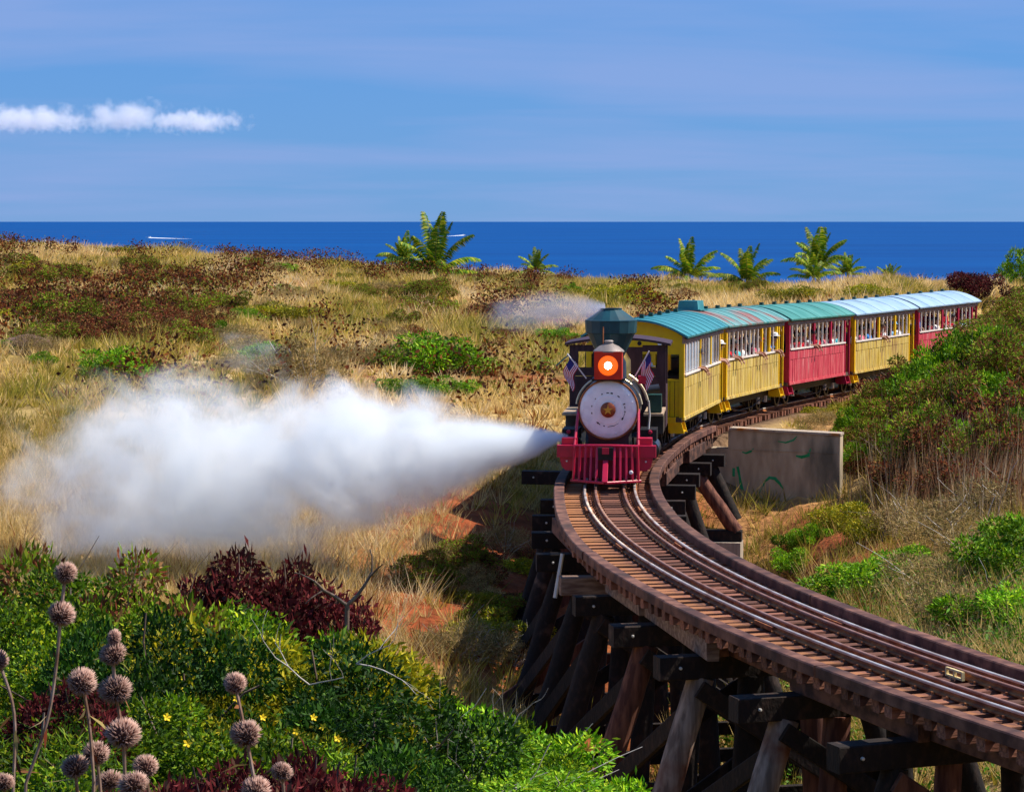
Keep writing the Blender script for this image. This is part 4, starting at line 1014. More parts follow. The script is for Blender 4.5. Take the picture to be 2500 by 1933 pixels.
CL = {n: mat(n + '_fabric', c, .9, spec=.1) for n, c in dict(red=(.5, .015, .03), pink=(.62, .13, .2), white=(.72, .72, .72), light_blue=(.2, .42, .66), blue=(.03, .18, .5), teal=(.05, .42, .5), grey=(.22, .23, .25), dark=(.03, .03, .045), maroon=(.22, .02, .03), navy=(.02, .03, .09), khaki=(.3, .24, .15)).items()}
HR = {n: mat(n + '_hair', c, .6) for n, c in (('black', (.012, .01, .01)), ('brown', (.06, .03, .015)), ('sandy', (.3, .18, .08)))}
def person(ci, frac, pose, shirt, skin, hair, label, hat=None, side=1, xo=None, name='person'):
    E = coaches[ci] if ci is not None else loco
    yl = -L2 + (L2 + LB) * frac if ci is not None else frac
    xl = {'lean': .80, 'sit': .83, 'stand': .80}[pose] if xo is None else xo
    rz = E.rotation_euler.z
    p = E.matrix_basis @ Vector((side * xl, yl, FLOOR + .45 + (.10 if pose == 'lean' else .04)))
    P = empty(name, p, rz + (0 if side > 0 else math.pi), label=label, cat='person')
    ms = PM[pose]
    def part(nm, me, m):
        o = link(nm, me.copy(), P); o.data.materials.clear(); o.data.materials.append(m); return o
    part('body', ms['body'], SK[skin]); part('shirt', ms['shirt'], CL[shirt]); part('trousers', ms['trousers'], CL['navy' if shirt != 'navy' else 'khaki'])
    part('hair', ms['hair'], HR[hair])
    if hat: part('hat', ms['hat'], CL[hat])
    return P
person(0, .43, 'lean', 'light_blue', 1, 'black', 'dark-haired passenger in light blue leaning arms out of the first yellow coach')
person(0, 1.04, 'lean', 'white', 0, 'brown', 'passenger in white cap and shirt at the rear doorway of the first yellow coach', 'white')
person(0, .56, 'sit', 'dark', 2, 'black', 'passenger in dark shirt sitting behind the arms-out passenger in light blue')
person(1, .16, 'lean', 'red', 1, 'black', 'black-haired passenger in red at the front window of the rust-roofed coach')
person(1, .07, 'sit', 'light_blue', 1, 'brown', 'passenger in light blue sitting at the very front of the rust-roofed coach')
person(1, .60, 'lean', 'pink', 1, 'brown', 'passenger in pink shirt resting both arms on the rust-roofed coach sill')
person(1, .76, 'sit', 'grey', 0, 'sandy', 'passenger in grey shirt and red cap in the rust-roofed coach', 'red')
person(1, .93, 'lean', 'blue', 1, 'black', 'passenger in blue shirt and white hat at the rear of the rust-roofed coach', 'white')
person(2, .15, 'sit', 'grey', 1, 'sandy', 'passenger in grey near the front of the red coach with green roof')
person(2, .34, 'sit', 'red', 1, 'black', 'passenger in red in the red coach with green roof')
person(2, .52, 'sit', 'light_blue', 0, 'brown', 'passenger in light blue midway in the red coach with green roof')
person(2, .74, 'sit', 'pink', 1, 'black', 'passenger in pink by the rear window of the red coach with green roof')
person(2, .88, 'sit', 'white', 0, 'sandy', 'passenger in white at the last window of the red coach with green roof')
person(3, .12, 'sit', 'white', 0, 'brown', 'passenger in white at the first window of the yellow coach with blue roof')
person(3, .50, 'lean', 'maroon', 1, 'brown', 'long-haired passenger in maroon midway in the yellow coach with blue roof')
person(3, .65, 'sit', 'white', 0, 'sandy', 'passenger in white beside the maroon shirt in the blue-roofed yellow coach')
person(3, .82, 'sit', 'light_blue', 0, 'sandy', 'passenger in light blue with pale hat in the blue-roofed yellow coach', 'light_blue')
person(4, .13, 'stand', 'blue', 1, 'black', 'standing passenger in blue with dark green hat in the last red coach', 'teal')
person(4, .56, 'stand', 'red', 1, 'black', 'passenger in bright red leaning far out of the last red coach', None, 1, .92)
person(4, .74, 'sit', 'teal', 0, 'brown', 'passenger in teal towards the rear of the last red coach')
person(4, .92, 'sit', 'light_blue', 0, 'sandy', 'passenger in light blue at the rearmost window of the last red coach')
person(2, .25, 'sit', 'maroon', 1, 'black', 'passenger in maroon between the grey shirt and the red shirt in the green-roofed red coach')
person(2, .63, 'sit', 'red', 0, 'brown', 'brown-haired passenger in red just ahead of the pink shirt in the red coach')
person(1, .38, 'sit', 'teal', 1, 'black', 'passenger in teal between the red shirt and the pink shirt in the rust-roofed coach')
person(3, .25, 'sit', 'pink', 1, 'black', 'passenger in pink near the front of the yellow coach with blue roof')
person(3, .37, 'sit', 'blue', 1, 'brown', 'passenger in blue ahead of the maroon shirt in the blue-roofed yellow coach')
person(4, .33, 'sit', 'maroon', 1, 'black', 'passenger in maroon in the front half of the last red coach')
person(0, .30, 'sit', 'red', 1, 'black', 'passenger in red at a front window of the first yellow coach')
person(2, .43, 'lean', 'white', 1, 'black', 'passenger in white resting arms on the sill of the green-roofed red coach')
person(2, .95, 'sit', 'teal', 1, 'brown', 'passenger in teal at the very rear of the green-roofed red coach')
person(3, .58, 'sit', 'red', 1, 'black', 'passenger in red right behind the maroon shirt in the blue-roofed yellow coach')
person(3, .92, 'sit', 'white', 1, 'brown', 'passenger in white at the rear window of the blue-roofed yellow coach')
person(1, .47, 'sit', 'white', 0, 'sandy', 'fair-haired passenger in white ahead of the pink shirt in the rust-roofed coach')
person(4, .44, 'sit', 'white', 0, 'brown', 'passenger in white just ahead of the bright red shirt in the last coach')
person(4, .64, 'lean', 'red', 1, 'black', 'passenger in red leaning arms out behind the far-leaning red shirt')
person(None, 5.5, 'sit', 'khaki', 0, 'brown', 'engine driver in khaki shirt and white cap inside the cab', 'white', 1, .55)
# ================================================================== vegetation
def palette(rng, n, cols, jit=.18):
    """n colours drawn from (colour, weight) pairs, each with its own brightness"""
    w = np.array([c[1] for c in cols], float); w /= w.sum()
    base = np.array([c[0] for c in cols])[rng.choice(len(cols), n, p=w)]
    return np.clip(base * (1 + rng.uniform(-jit, jit, (n, 1))) * (1 + rng.uniform(-.08, .08, (n, 3))), 0, 1)

def leaf_quads(rng, P, Nrm, length, width, cols, droop=.3):
    """diamond leaves (folded a little) at P, growing roughly along Nrm"""
    n = len(P)
    d = Nrm + rng.normal(0, .55, (n, 3)); d[:, 2] -= droop * rng.rand(n); d /= np.linalg.norm(d, axis=1, keepdims=True) + 1e-9
    a = np.cross(d, rng.normal(0, 1, (n, 3))); a /= np.linalg.norm(a, axis=1, keepdims=True) + 1e-9
    b = np.cross(d, a)
    L = (length * np.clip(np.exp(rng.normal(-.08, .38, n)), .35, 2.1))[:, None]; Wd = (width * rng.uniform(.7, 1.2, n))[:, None]
    V = np.empty((n, 4, 3)); V[:, 0] = P; V[:, 1] = P + d * L * .5 + a * Wd * .5 + b * L * .10; V[:, 2] = P + d * L; V[:, 3] = P + d * L * .5 - a * Wd * .5 + b * L * .10
    F = np.arange(n * 4).reshape(n, 4)
    return V.reshape(-1, 3), F, np.repeat(cols, 4, 0)

def branch_segments(rng, base, direction, length, r, depth, out, spread=.6, n=2, taper=.62):
    d = direction / np.linalg.norm(direction); k = 3; p = np.array(base, float)
    for i in range(k):
        d2 = d + rng.normal(0, .16, 3); d2 /= np.linalg.norm(d2); q = p + d2 * length / k
        out.append((p, q, r * (1 - .3 * i / k), r * (1 - .3 * (i + 1) / k))); p, d = q, d2
        if depth > 0 and i >= 1:
            for _ in range(n):
                dn = d + rng.normal(0, spread, 3); dn[2] += .1
                branch_segments(rng, p, dn, length * rng.uniform(.5, .8), r * taper * .8, depth - 1, out, spread, n, taper)
    return p
def seg_mesh(segs, sides=4):
    V, F = [], []
    for (p, q, r0, r1) in segs:
        d = (q - p) / (np.linalg.norm(q - p) + 1e-9); a = np.cross(d, [.3, .5, .8]); a /= np.linalg.norm(a) + 1e-9; b = np.cross(d, a); o = len(V)
        for c, r in ((p, r0), (q, r1)):
            for i in range(sides):
                t = 2 * math.pi * i / sides; V.append(c + (a * math.cos(t) + b * math.sin(t)) * r)
        for i in range(sides): j = (i + 1) % sides; F.append((o + i, o + j, o + sides + j, o + sides + i))
    return np.array(V), np.array(F)

GREEN = [((.08, .17, .003), 3), ((.16, .27, .004), 2.5), ((.025, .065, .003), 3.5), ((.34, .40, .01), 1.2)]
DARKG = [((.010, .038, .003), 5), ((.026, .08, .005), 3), ((.08, .17, .008), .8)]
OLIVE = [((.27, .25, .005), 3), ((.18, .19, .005), 3), ((.42, .35, .008), 2), ((.09, .12, .006), 1.5)]
BRIGHT = [((.10, .25, .004), 3), ((.19, .36, .006), 3), ((.05, .13, .004), 2), ((.33, .45, .015), 1)]
MAROON = [((.10, .012, .014), 3), ((.05, .009, .011), 2), ((.16, .03, .03), 1), ((.09, .045, .03), 1)]
BROWN = [((.19, .045, .02), 3), ((.06, .024, .014), 2), ((.27, .12, .045), 2), ((.13, .14, .02), 1)]
STRAW = [((.36, .25, .10), 3), ((.26, .19, .07), 2), ((.44, .33, .16), 1), ((.16, .13, .04), 2)]
MIXED = [((.17, .045, .022), 2.6), ((.13, .22, .01), 3.2), ((.27, .15, .055), 1.6), ((.25, .33, .02), 1.8)]

def bush_protos(kind, cols, leaves, L, Wd, seed, count=3, lobes=9, flat=.75, twig=0, droop=.3, matl='leaf', depth=2, stem_m='bark', hollow=.62):
    out = []
    for k in range(count):
        rng = np.random.RandomState(seed + k)
        # lobes: clumps of leaves at the ends of limbs within a unit-radius crown
        ang = np.arange(lobes) * 2.39996 + rng.uniform(-.5, .5, lobes); rad = np.sqrt((np.arange(lobes) + .5) / lobes) * .82 * rng.uniform(.85, 1.1, lobes); hh = rng.uniform(.35, 1.0, lobes) * (1.08 - .6 * rad)
        cen = np.c_[rad * np.cos(ang), rad * np.sin(ang), hh * 1.25 * flat]; lr = rng.uniform(.17, .34, lobes)
        n = leaves; li = rng.choice(lobes, n, p=lr ** 2 / (lr ** 2).sum())
        v = rng.normal(0, 1, (n, 3)); v /= np.linalg.norm(v, axis=1, keepdims=True)
        rr = (hollow + (1 - hollow) * rng.rand(n) ** .6) * (1 + .25 * rng.uniform(-1, 1, n) * (rng.rand(n) < .3))
        P = cen[li] + v * (rr * lr[li])[:, None] * np.array([1, 1, .8])
        P[:, 2] = np.abs(P[:, 2])
        tint = 1 + rng.uniform(-.3, .3, lobes)
        col = palette(rng, n, cols) * tint[li][:, None]
        V, F, Cc = leaf_quads(rng, P, v * .7 + np.array([0, 0, .25]), L, Wd, np.clip(col, 0, 1), droop)
        fo = np_mesh(kind + '_foliage', V, F, M[matl], Cc)
        segs = []
        for q in range(lobes):
            b0 = np.array([rng.normal(0, .06), rng.normal(0, .06), -.25]); t = cen[q] - b0
            branch_segments(rng, b0, t, np.linalg.norm(t) * .72, .022, 1 if q < 5 else 0, segs, .4, 1)
        for q in range(twig):
            a_ = rng.uniform(0, 2 * math.pi); dr = np.array([math.cos(a_) * .6, math.sin(a_) * .6, rng.uniform(.5, 1.2)])
            branch_segments(rng, np.array([0, 0, -.1]), dr, rng.uniform(.7, 1.05), .010, 1, segs, .4, 1)
        V, F = seg_mesh(segs, 3)
        out.append((fo, np_mesh(kind + '_stem', V, F, M[stem_m])))
    return out
PB = dict(
    green=bush_protos('green', GREEN, 9000, .05, .025, 11, 5, 11),
    fern=bush_protos('fern', GREEN, 8000, .062, .015, 21, 4, 11, .6, droop=.5),
    dark=bush_protos('dark', DARKG, 10000, .048, .023, 31, 4, 11),
    olive=bush_protos('olive', OLIVE, 11000, .055, .021, 41, 4, 13, .6),
    maroon=bush_protos('maroon', MAROON, 7000, .066, .03, 51, 3, 10, .8, droop=1.1, matl='dry'),
    twiggy=bush_protos('twiggy', BRIGHT, 8500, .052, .024, 61, 4, 11, .8, twig=3, stem_m='pale_twig'),
    mixed=bush_protos('mixed', MIXED, 7500, .065, .03, 71, 5, 12, .8, twig=3, matl='dry'),
    brown=bush_protos('brown', BROWN, 3600, .075, .04, 81, 4, 16, .7, twig=3, matl='dry'),
    fgreen=bush_protos('fgreen', BRIGHT, 5000, .075, .036, 91, 5, 12, .7),
    folive=bush_protos('folive', OLIVE, 4000, .08, .036, 101, 3, 14, .6),
    straw=bush_protos('straw', STRAW, 4500, .10, .014, 111, 4, 16, .65, twig=3, droop=-.4, matl='dry', stem_m='pale_twig'))
PBN = 0
def spot(p):
    """where on the far hillside a plant stands, by landmarks"""
    px = (1250 + 6000 * p[0] / p[1]) / 1.1447; py = (541 + 6000 * (EYE - p[2]) / p[1]) / 1.1447
    a = 'above the tail of the steam' if px < 230 else 'above the bulging middle of the steam' if px < 520 else 'above the narrow half of the steam' if px < 800 else 'below the largest palm' if px < 1020 else 'short of the engine stack' if px < 1300 else 'beyond the coach roofs'
    b = 'just under the skyline' if py < 600 else 'halfway up the hill' if py < 670 else 'low on the hill'
    return b + ' ' + a
def bush(kind, p, r, h=None, label=None, group=None, cat='shrub', sink=.08, rs=None, name=None):
    """one shrub: an Empty with its foliage and its stems; copies share mesh data"""
    global PBN; PBN += 1
    rnd = random.Random(PBN * 13 + 5); ms = PB[kind][rnd.randrange(len(PB[kind]))]
    h = h or r * rnd.uniform(.85, 1.15)
    o = empty(name or 'shrub', (p[0], p[1], p[2] - sink), rnd.uniform(0, 6.28), label=label, cat=cat, group=group)
    o.scale = (r, r, h)
    link('foliage', ms[0], o); link('stem', ms[1], o)
    return o
def small(kind, p, r, h, label, group, name='shrub'):
    """a small far shrub: leaves and twigs as one crown mesh"""
    global PBN; PBN += 1
    rnd = random.Random(PBN * 17 + 3); ms = PB[kind][rnd.randrange(len(PB[kind]))]
    return link(name, ms[0], None, (p[0], p[1], p[2] - .06), (0, 0, rnd.uniform(0, 6.28)), (r, r, h), label, 'shrub', group)

# ---- named shrubs of the near bank, picked at the distance where each stands
def near(kind, px, py_top, D, r, label, hk=1.0, **k):
    t = pick(px, py_top, D); g = gz(t.x, t.y); h = max(.5, (t.z - g) / 1.12)
    return bush(kind, (t.x, t.y, g), r, h, label, **k)
near('green', 105, 1128, 21, 1.0, 'upright bright green shrub behind the topmost seed heads, beside the steam')
near('green', 200, 1180, 19, .8, 'low green shrub right of the tall upright one, at the steam edge', name='shrub')
near('mixed', 325, 1128, 20, .85, 'loose brown and green shrub poking up into the steam')
near('maroon', 530, 1132, 22, 1.0, 'large dark maroon shrub standing against the white steam')
near('maroon', 640, 1150, 22.6, .85, 'smaller maroon shrub on the trestle side of the large one')
near('green', 560, 1215, 20, 1.0, 'green shrub at the foot of the large maroon shrub')
near('dark', 345, 1196, 15.5, .85, 'dense dark green shrub in the middle of the olive thicket')
near('olive', 480, 1212, 16.8, 1.2, 'yellow-olive shrub beside the dense dark green one')
near('olive', 610, 1232, 16.8, 1.2, 'yellow-olive shrub in the middle of the near bank')
near('olive', 690, 1275, 19, 1.1, 'yellow-olive shrub nearest the bare forked tree')
near('olive', 200, 1275, 17, .9, 'olive shrub between the tall seed-head stalk and the dark shrub')
near('dark', 770, 1300, 16.5, 1.05, 'big dark green shrub with bleached twigs on its crown')
near('dark', 700, 1380, 15, .85, 'dark green shrub at the near foot of the big dark one')
near('dark', 815, 1318, 17.5, .6, 'dark green shrub on the trestle side of the big dark one')
near('green', 590, 1450, 13.5, .75, 'mid green shrub sprinkled with yellow flowers')
near('fern', 440, 1500, 11.5, .8, 'feathery green shrub behind the paired seed heads')
near('green', 400, 1440, 13, .7, 'green shrub behind the stacked seed heads', name='shrub')
near('olive', 520, 1400, 15, .8, 'yellow-green shrub between olive thicket and feathery green shrub')
near('green', 280, 1420, 13.6, .7, 'green shrub just below the dense dark one')
near('fern', 620, 1520, 11.5, .85, 'feathery green shrub with yellow blossoms near the bottom edge')
near('green', 60, 1330, 16, .8, 'green shrub at the far edge by the tallest seed-head stalk')
near('fern', 90, 1420, 12.5, .9, 'feathery green shrub behind the tallest curved stalk')
near('maroon', 150, 1400, 13, .5, 'small maroon shrub showing between seed heads')
near('maroon', 410, 1535, 9.2, .55, 'dry maroon shrub under the paired seed heads')
near('maroon', 560, 1550, 9.2, .6, 'dry maroon shrub at the bottom beneath the yellow-flowered shrub')
near('maroon', 690, 1540, 10.0, .62, 'dry maroon shrub at the bottom edge beside the bright green shrubs')
near('maroon', 300, 1540, 9.0, .5, 'dry maroon shrub behind the lowest seed heads')
near('dark', 760, 1520, 13, .7, 'dark green shrub in the hollow below the big dark one')
near('twiggy', 1040, 1465, 21.5, 1.25, 'bright green shrub next to the trestle legs')
near('twiggy', 1140, 1545, 22, 1.15, 'bright green shrub tucked under the trestle caps')
near('twiggy', 930, 1530, 18, 1.1, 'bright green shrub with bleached bare twigs at the bottom')
near('twiggy', 1070, 1590, 19, 1.1, 'lowest bright green shrub by the trestle with white twigs')
near('green', 990, 1440, 22.5, .9, 'light green shrub above the twiggy ones at the gully edge')
near('green', 850, 1600, 14, .7, 'green shrub at the bottom centre of the near bank')
near('green', 30, 1560, 10.5, .7, 'green shrub at the corner under the curved stalk')
near('mixed', 40, 1200, 23, 1.1, 'brown and maroon shrub at the edge beside the steam')
near('mixed', 30, 1120, 30, 1.3, 'brown shrub further down the bank at the edge of the steam')
near('maroon', 480, 1565, 9.8, .55, 'dry maroon shrub below the feathery green shrub at the bottom edge')
near('maroon', 630, 1555, 9.6, .55, 'dry maroon shrub beside the small pale seed head')
near('maroon', 745, 1625, 10.6, .55, 'dry maroon shrub at the bottom, trestle side of the maroon patch')
near('maroon', 360, 1565, 9.0, .45, 'dry maroon shrub between the low seed heads and the lone tall weed')
near('fern', 210, 1530, 10.6, .7, 'feathery green shrub between the lowest seed heads')
# understory filling the bank between them
rnd = random.Random(77)
for _ in range(30):
    D = rnd.uniform(9.5, 24); X = rnd.uniform(-.215, .0) * D + (rnd.uniform(0, 1.2) if D > 15 else 0)
    if (D < 12 and X > -.4) or (D < 18.5 and X / D > -.09): continue
    z = gz(X, D); kd = rnd.choice(['green', 'dark', 'olive', 'fern', 'mixed', 'green', 'fern'])
    top = pick(0, (1560 if D < 13 else 1470 if D < 17 else 1370) + max(0, (X / D + .06)) * 2300, D).z
    hmax = (top - z) / 1.15
    if hmax < .25: continue
    bush(kd, (X, D, z), rnd.uniform(.6, .95), min(hmax, rnd.uniform(.7, 1.2)), {'green': 'low green', 'dark': 'low dark green', 'olive': 'low yellow-olive', 'fern': 'low feathery green', 'mixed': 'low brown and green'}[kd] + (' shrub filling in behind the ball-headed weeds' if D < 13 else ' shrub filling the middle of the near bank' if D < 18 else ' shrub filling the far edge of the near bank'), 'undergrowth shrubs of the near bank')

# ---- far hill and the slopes by the track
def far(kind, px, py, r, h, label, group=None, D=None):
    p = pick(px, py) if D is None else pick(px, py, D)
    return bush(kind, (p.x, p.y, gz(p.x, p.y)), r, h, label, group)
far('fgreen', 905, 790, 2.0, 1.5, 'large green shrub on the dry hillside above the steam')
far('fgreen', 960, 795, 1.4, 1.1, 'green shrub joined to the large one on the trestle side')
far('fgreen', 880, 848, 1.3, .8, 'low green shrub just above the steam')
far('fgreen', 955, 845, 1.2, .75, 'low green shrub above the narrow end of the steam')
far('fgreen', 250, 815, 1.3, 1.3, 'green shrub behind the bulging part of the steam')
far('fgreen', 560, 785, 1.0, .9, 'green shrub half veiled by the top of the steam')
far('straw', 650, 830, 1.5, 1.8, 'bushy dry straw-coloured shrub rising out of the steam')
far('straw', 600, 820, 1.3, 1.5, 'sprawling dry shrub beside the bushy straw-coloured one')
for (px, py, r, h) in ((75, 595, 3.0, 1.2), (215, 525, 2.2, 1.2), (270, 545, 2.0, 1.0), (385, 635, 2.2, 1.1), (350, 590, 2, .9), (580, 680, 1.8, .9), (1230, 640, 1.5, .9), (1340, 640, 2.2, 1.2), (1390, 655, 1.8, 1.1), (1700, 640, 1.6, .9), (1850, 640, 1.4, .9), (620, 560, 2, .9), (1100, 600, 1.8, .9), (890, 640, 1.6, .8), (720, 620, 1.6, .8), (20, 700, 1.5, .9), (110, 720, 1.4, .8), (1180, 660, 1.3, .7)):
    far('folive', px, py, r, h, 'round olive-green shrub ' + spot(pick(px, py)), 'olive shrubs on the far hillside')
# near the trestle and the wall
far('fgreen', 1690, 1165, .55, .5, 'small bright green shrub beside the concrete footing')
far('fgreen', 1695, 1215, .75, .7, 'bright green shrub just below the concrete footing')
far('fgreen', 1740, 1150, .6, .5, 'small green shrub on the red soil above the footing shrub')
far('folive', 1810, 1120, .95, .8, 'olive shrub on the red soil below the wall end')
far('folive', 1855, 1150, .8, .8, 'olive shrub next to the bare crooked stem')
far('fgreen', 1850, 1270, 1.3, .9, 'green shrub beyond the guard timber in the gully')
far('fgreen', 1930, 1240, 1.0, .8, 'green shrub in the middle of the dry gully slope')
far('fgreen', 2150, 1240, 1.3, 1.3, 'green shrub at the edge of the picture on the dry slope')
far('fgreen', 2120, 1330, 1.2, .9, 'green shrub nearest the far guard timber')
far('fgreen', 2170, 1170, 1.0, .9, 'green shrub up the slope at the picture edge')
far('straw', 2050, 1170, 1.6, 1.1, 'pale dry shrub on the gully slope')
far('straw', 2000, 1260, 1.4, 1.0, 'pale dry shrub lower on the gully slope')
far('straw', 2060, 1320, 1.3, .9, 'pale dry shrub close to the guard timber')
far('straw', 2140, 1100, 1.5, 1.1, 'pale dry shrub high on the slope at the edge')
far('straw', 1950, 1130, 1.2, 1.0, 'pale dry shrub under the dark thorny thicket')
far('straw', 2110, 1200, 1.3, .9, 'dry tan shrub between the green ones on the slope')
# verge plants beside the track behind the wall
rnd = random.Random(23)
for s_v in (19.0, 20.4, 21.9, 23.5, 25.2, 27.0, 28.8, 30.5):
    v = on_track(s_v, 2.3 + rnd.uniform(-.2, .5)); small(rnd.choice(['straw', 'folive', 'straw', 'mixed']), (v.x, v.y, gz(v.x, v.y)), rnd.uniform(.5, .8), rnd.uniform(.3, .5), 'low verge shrub between the track and the top of the concrete wall', 'verge shrubs above the wall')
# thicket hiding the wheels of the rear coaches
TH = [(1850, 965, 1.0, 1.3, 'mixed'), (1905, 985, 1.2, 1.7, 'mixed'), (1965, 1000, 1.3, 2.0, 'mixed'), (2030, 1010, 1.4, 2.0, 'brown'), (2095, 1010, 1.4, 2.0, 'mixed'), (2160, 1010, 1.4, 2.1, 'brown'),
      (1880, 905, 1.2, 1.5, 'mixed'), (1935, 920, 1.4, 1.9, 'mixed'), (2000, 925, 1.5, 2.0, 'mixed'), (2070, 925, 1.5, 2.2, 'mixed'), (2140, 930, 1.6, 2.3, 'brown'),
      (1900, 850, 1.2, 1.2, 'brown'), (1960, 850, 1.5, 1.7, 'mixed'), (2030, 850, 1.6, 2.0, 'mixed'), (2110, 850, 1.8, 2.3, 'mixed'), (2175, 850, 1.8, 2.4, 'mixed'), (1930, 1040, 1.1, 1.4, 'brown'), (2010, 1060, 1.2, 1.4, 'brown'), (2090, 1070, 1.3, 1.4, 'brown'), (2170, 1080, 1.3, 1.4, 'brown'), (1850, 1010, .8, 1.0, 'brown'),
      (2110, 770, 2.0, 1.5, 'mixed'), (2160, 740, 2.0, 1.6, 'mixed'), (2140, 690, 2.2, 1.4, 'mixed'), (2180, 680, 2.2, 1.8, 'mixed'), (2095, 720, 1.6, 1.2, 'mixed')]
for (px, py, r, h, k) in TH:
    far(k, px, py, r * .92, h * (.75 if py > 880 else .85), ('dry reddish-brown thorny shrub ' if k == 'brown' else 'mixed brown and green thorny shrub ') + ('on the slope beyond the rear coaches' if py < 800 else 'at the foot of the rear coaches' if py < 880 else 'level with the top of the concrete wall' if py < 960 else 'among the tall brown stalks'), 'thorn shrubs beside the rear coaches')
far('fgreen', 1990, 985, 1.3, 1.6, 'bright green shrub in the middle of the thorn thicket')
far('fgreen', 1822, 1000, .6, .8, 'bright green shrub at the low end of the concrete wall')
far('maroon', 2060, 960, 1.0, 1.3, 'rust-red shrub in the thorn thicket beside the bright green one')
far('maroon', 1905, 880, .9, 1.2, 'rust-red shrub between the green shrubs at the coaches')
far('fgreen', 2155, 990, 1.3, 1.5, 'bright green shrub low in the thorn thicket at the picture edge')
far('fgreen', 1850, 930, .9, 1.1, 'bright green shrub just behind the end of the concrete wall')
far('fgreen', 2120, 905, 1.3, 1.5, 'bright green shrub at the picture edge within the thorn thicket')
far('fgreen', 1945, 900, 1.1, 1.9, 'bright green shrub in front of the thorn thicket, above the wall end')
far('fgreen', 2000, 860, 1.2, 2.1, 'bright green shrub at the foot of the blue-roofed yellow coach')
far('fgreen', 2065, 845, 1.5, 2.1, 'broad bright green shrub below the last red coach')
far('fgreen', 2130, 830, 1.5, 2.0, 'bright green shrub towards the picture edge below the last coach')
far('fgreen', 1812, 930, .6, .9, 'small bright green shrub hanging over the end of the concrete wall')
far('fgreen', 2180, 620, 1.6, 2.6, 'tall green shrub on the skyline at the picture edge')
far('maroon', 2085, 640, 1.6, 1.6, 'wine-red shrub on the skyline beyond the last coach')
far('folive', 1790, 885, .7, .45, 'low olive shrub on the bank above the concrete wall')
far('folive', 1730, 880, .6, .35, 'low olive tuft on the bank beside the second coach')
# pale dry bushes puffing up out of the grass, and the scrub at the feet of the palms
rnd = random.Random(19)
for _ in range(34):
    px, py = rnd.uniform(0, 1250), rnd.uniform(560, 790); p = pick(px, py)
    if p.y > 210: continue
    small('straw', p, rnd.uniform(.7, 1.5), rnd.uniform(.6, 1.1), 'pale straw-coloured bush ' + spot(p), 'straw bushes on the far hillside')
for px in (1410, 1445, 1500, 1535, 1570, 1620, 1650, 1690, 1720, 1760, 1790, 1830, 1860, 1000, 1060, 1110, 1165):
    p = pick(px, 600, 186 + rnd.uniform(-6, 10)); small(rnd.choice(['folive', 'mixed', 'folive']), (p.x, p.y, gz(p.x, p.y)), rnd.uniform(1.0, 1.9), rnd.uniform(.7, 1.2), 'olive and brown scrub along the skyline at the feet of the palms', 'scrub at the feet of the palms')
for (px, py, k, r, h, lab) in ((1020, 1235, 'brown', .7, .6, 'brown dry shrub on the far bank of the gully above the red earth'), (985, 1215, 'mixed', .8, .7, 'grey-brown shrub at the lower edge of the steam'), (1075, 1170, 'straw', .7, .7, 'pale dry shrub near the trestle caps above the red earth'), (1010, 1285, 'folive', .6, .4, 'olive tuft on the red earth beside the trestle'), (1050, 1370, 'folive', 1.0, .8, 'olive shrub below the red earth next to the trestle posts'), (980, 1400, 'straw', 1.1, .9, 'dry tan shrub beyond the bright green shrubs'), (1090, 1420, 'straw', .9, .8, 'dry tan shrub against the outer trestle post'), (900, 1250, 'mixed', .8, .7, 'brown shrub beyond the forked bare tree')):
    far(k, px, py, r, h, lab)
for _ in range(22):
    px, py = rnd.uniform(0, 1240), rnd.uniform(565, 790); p = pick(px, py)
    if p.y > 200: continue
    small('fgreen', p, rnd.uniform(.5, 1.2), rnd.uniform(.4, .8), 'small bright green shrub ' + spot(p), 'small green shrubs on the far hillside')
for q in range(16):
    px, py = rnd.uniform(880, 1130), rnd.uniform(1190, 1420); p = pick(px, py)
    if p.y < 30: continue
    small(rnd.choice(['straw', 'brown', 'folive', 'mixed', 'straw']), p, rnd.uniform(.35, .7), rnd.uniform(.35, .65), 'scrubby tuft on the red earth bank beside the trestle', 'scrub on the red earth bank')
# brown clumps dotted over the far hill
rnd = random.Random(41)
def hill_point(x0, x1, y0, y1):
    for _ in range(60):
        px, py = rnd.uniform(x0, x1), rnd.uniform(y0, y1); p = pick(px, py)
        if p.y > 66 and p.y < 215: return p
    return None
LB = 'small dark brown dry shrub '
for (n, bx, rr, hh) in ((46, (0, 420, 575, 740), (.9, 1.9), (.8, 1.4)), (26, (300, 1200, 570, 700), (.7, 1.6), (.6, 1.1)), (22, (600, 1240, 600, 760), (.4, .9), (.5, .8)), (12, (1000, 1500, 590, 640), (.6, 1.1), (.5, .9)), (10, (1350, 1650, 600, 640), (.5, .9), (.4, .8))):
    for _ in range(n):
        p = hill_point(*bx)
        if p is None or track_sd(np.array([p.x]), np.array([p.y]))[2][0] < 3: continue
        small(rnd.choice(['brown', 'brown', 'mixed']), p, rnd.uniform(*rr), rnd.uniform(*hh), LB + spot(p), 'brown shrubs dotted over the far hillside')

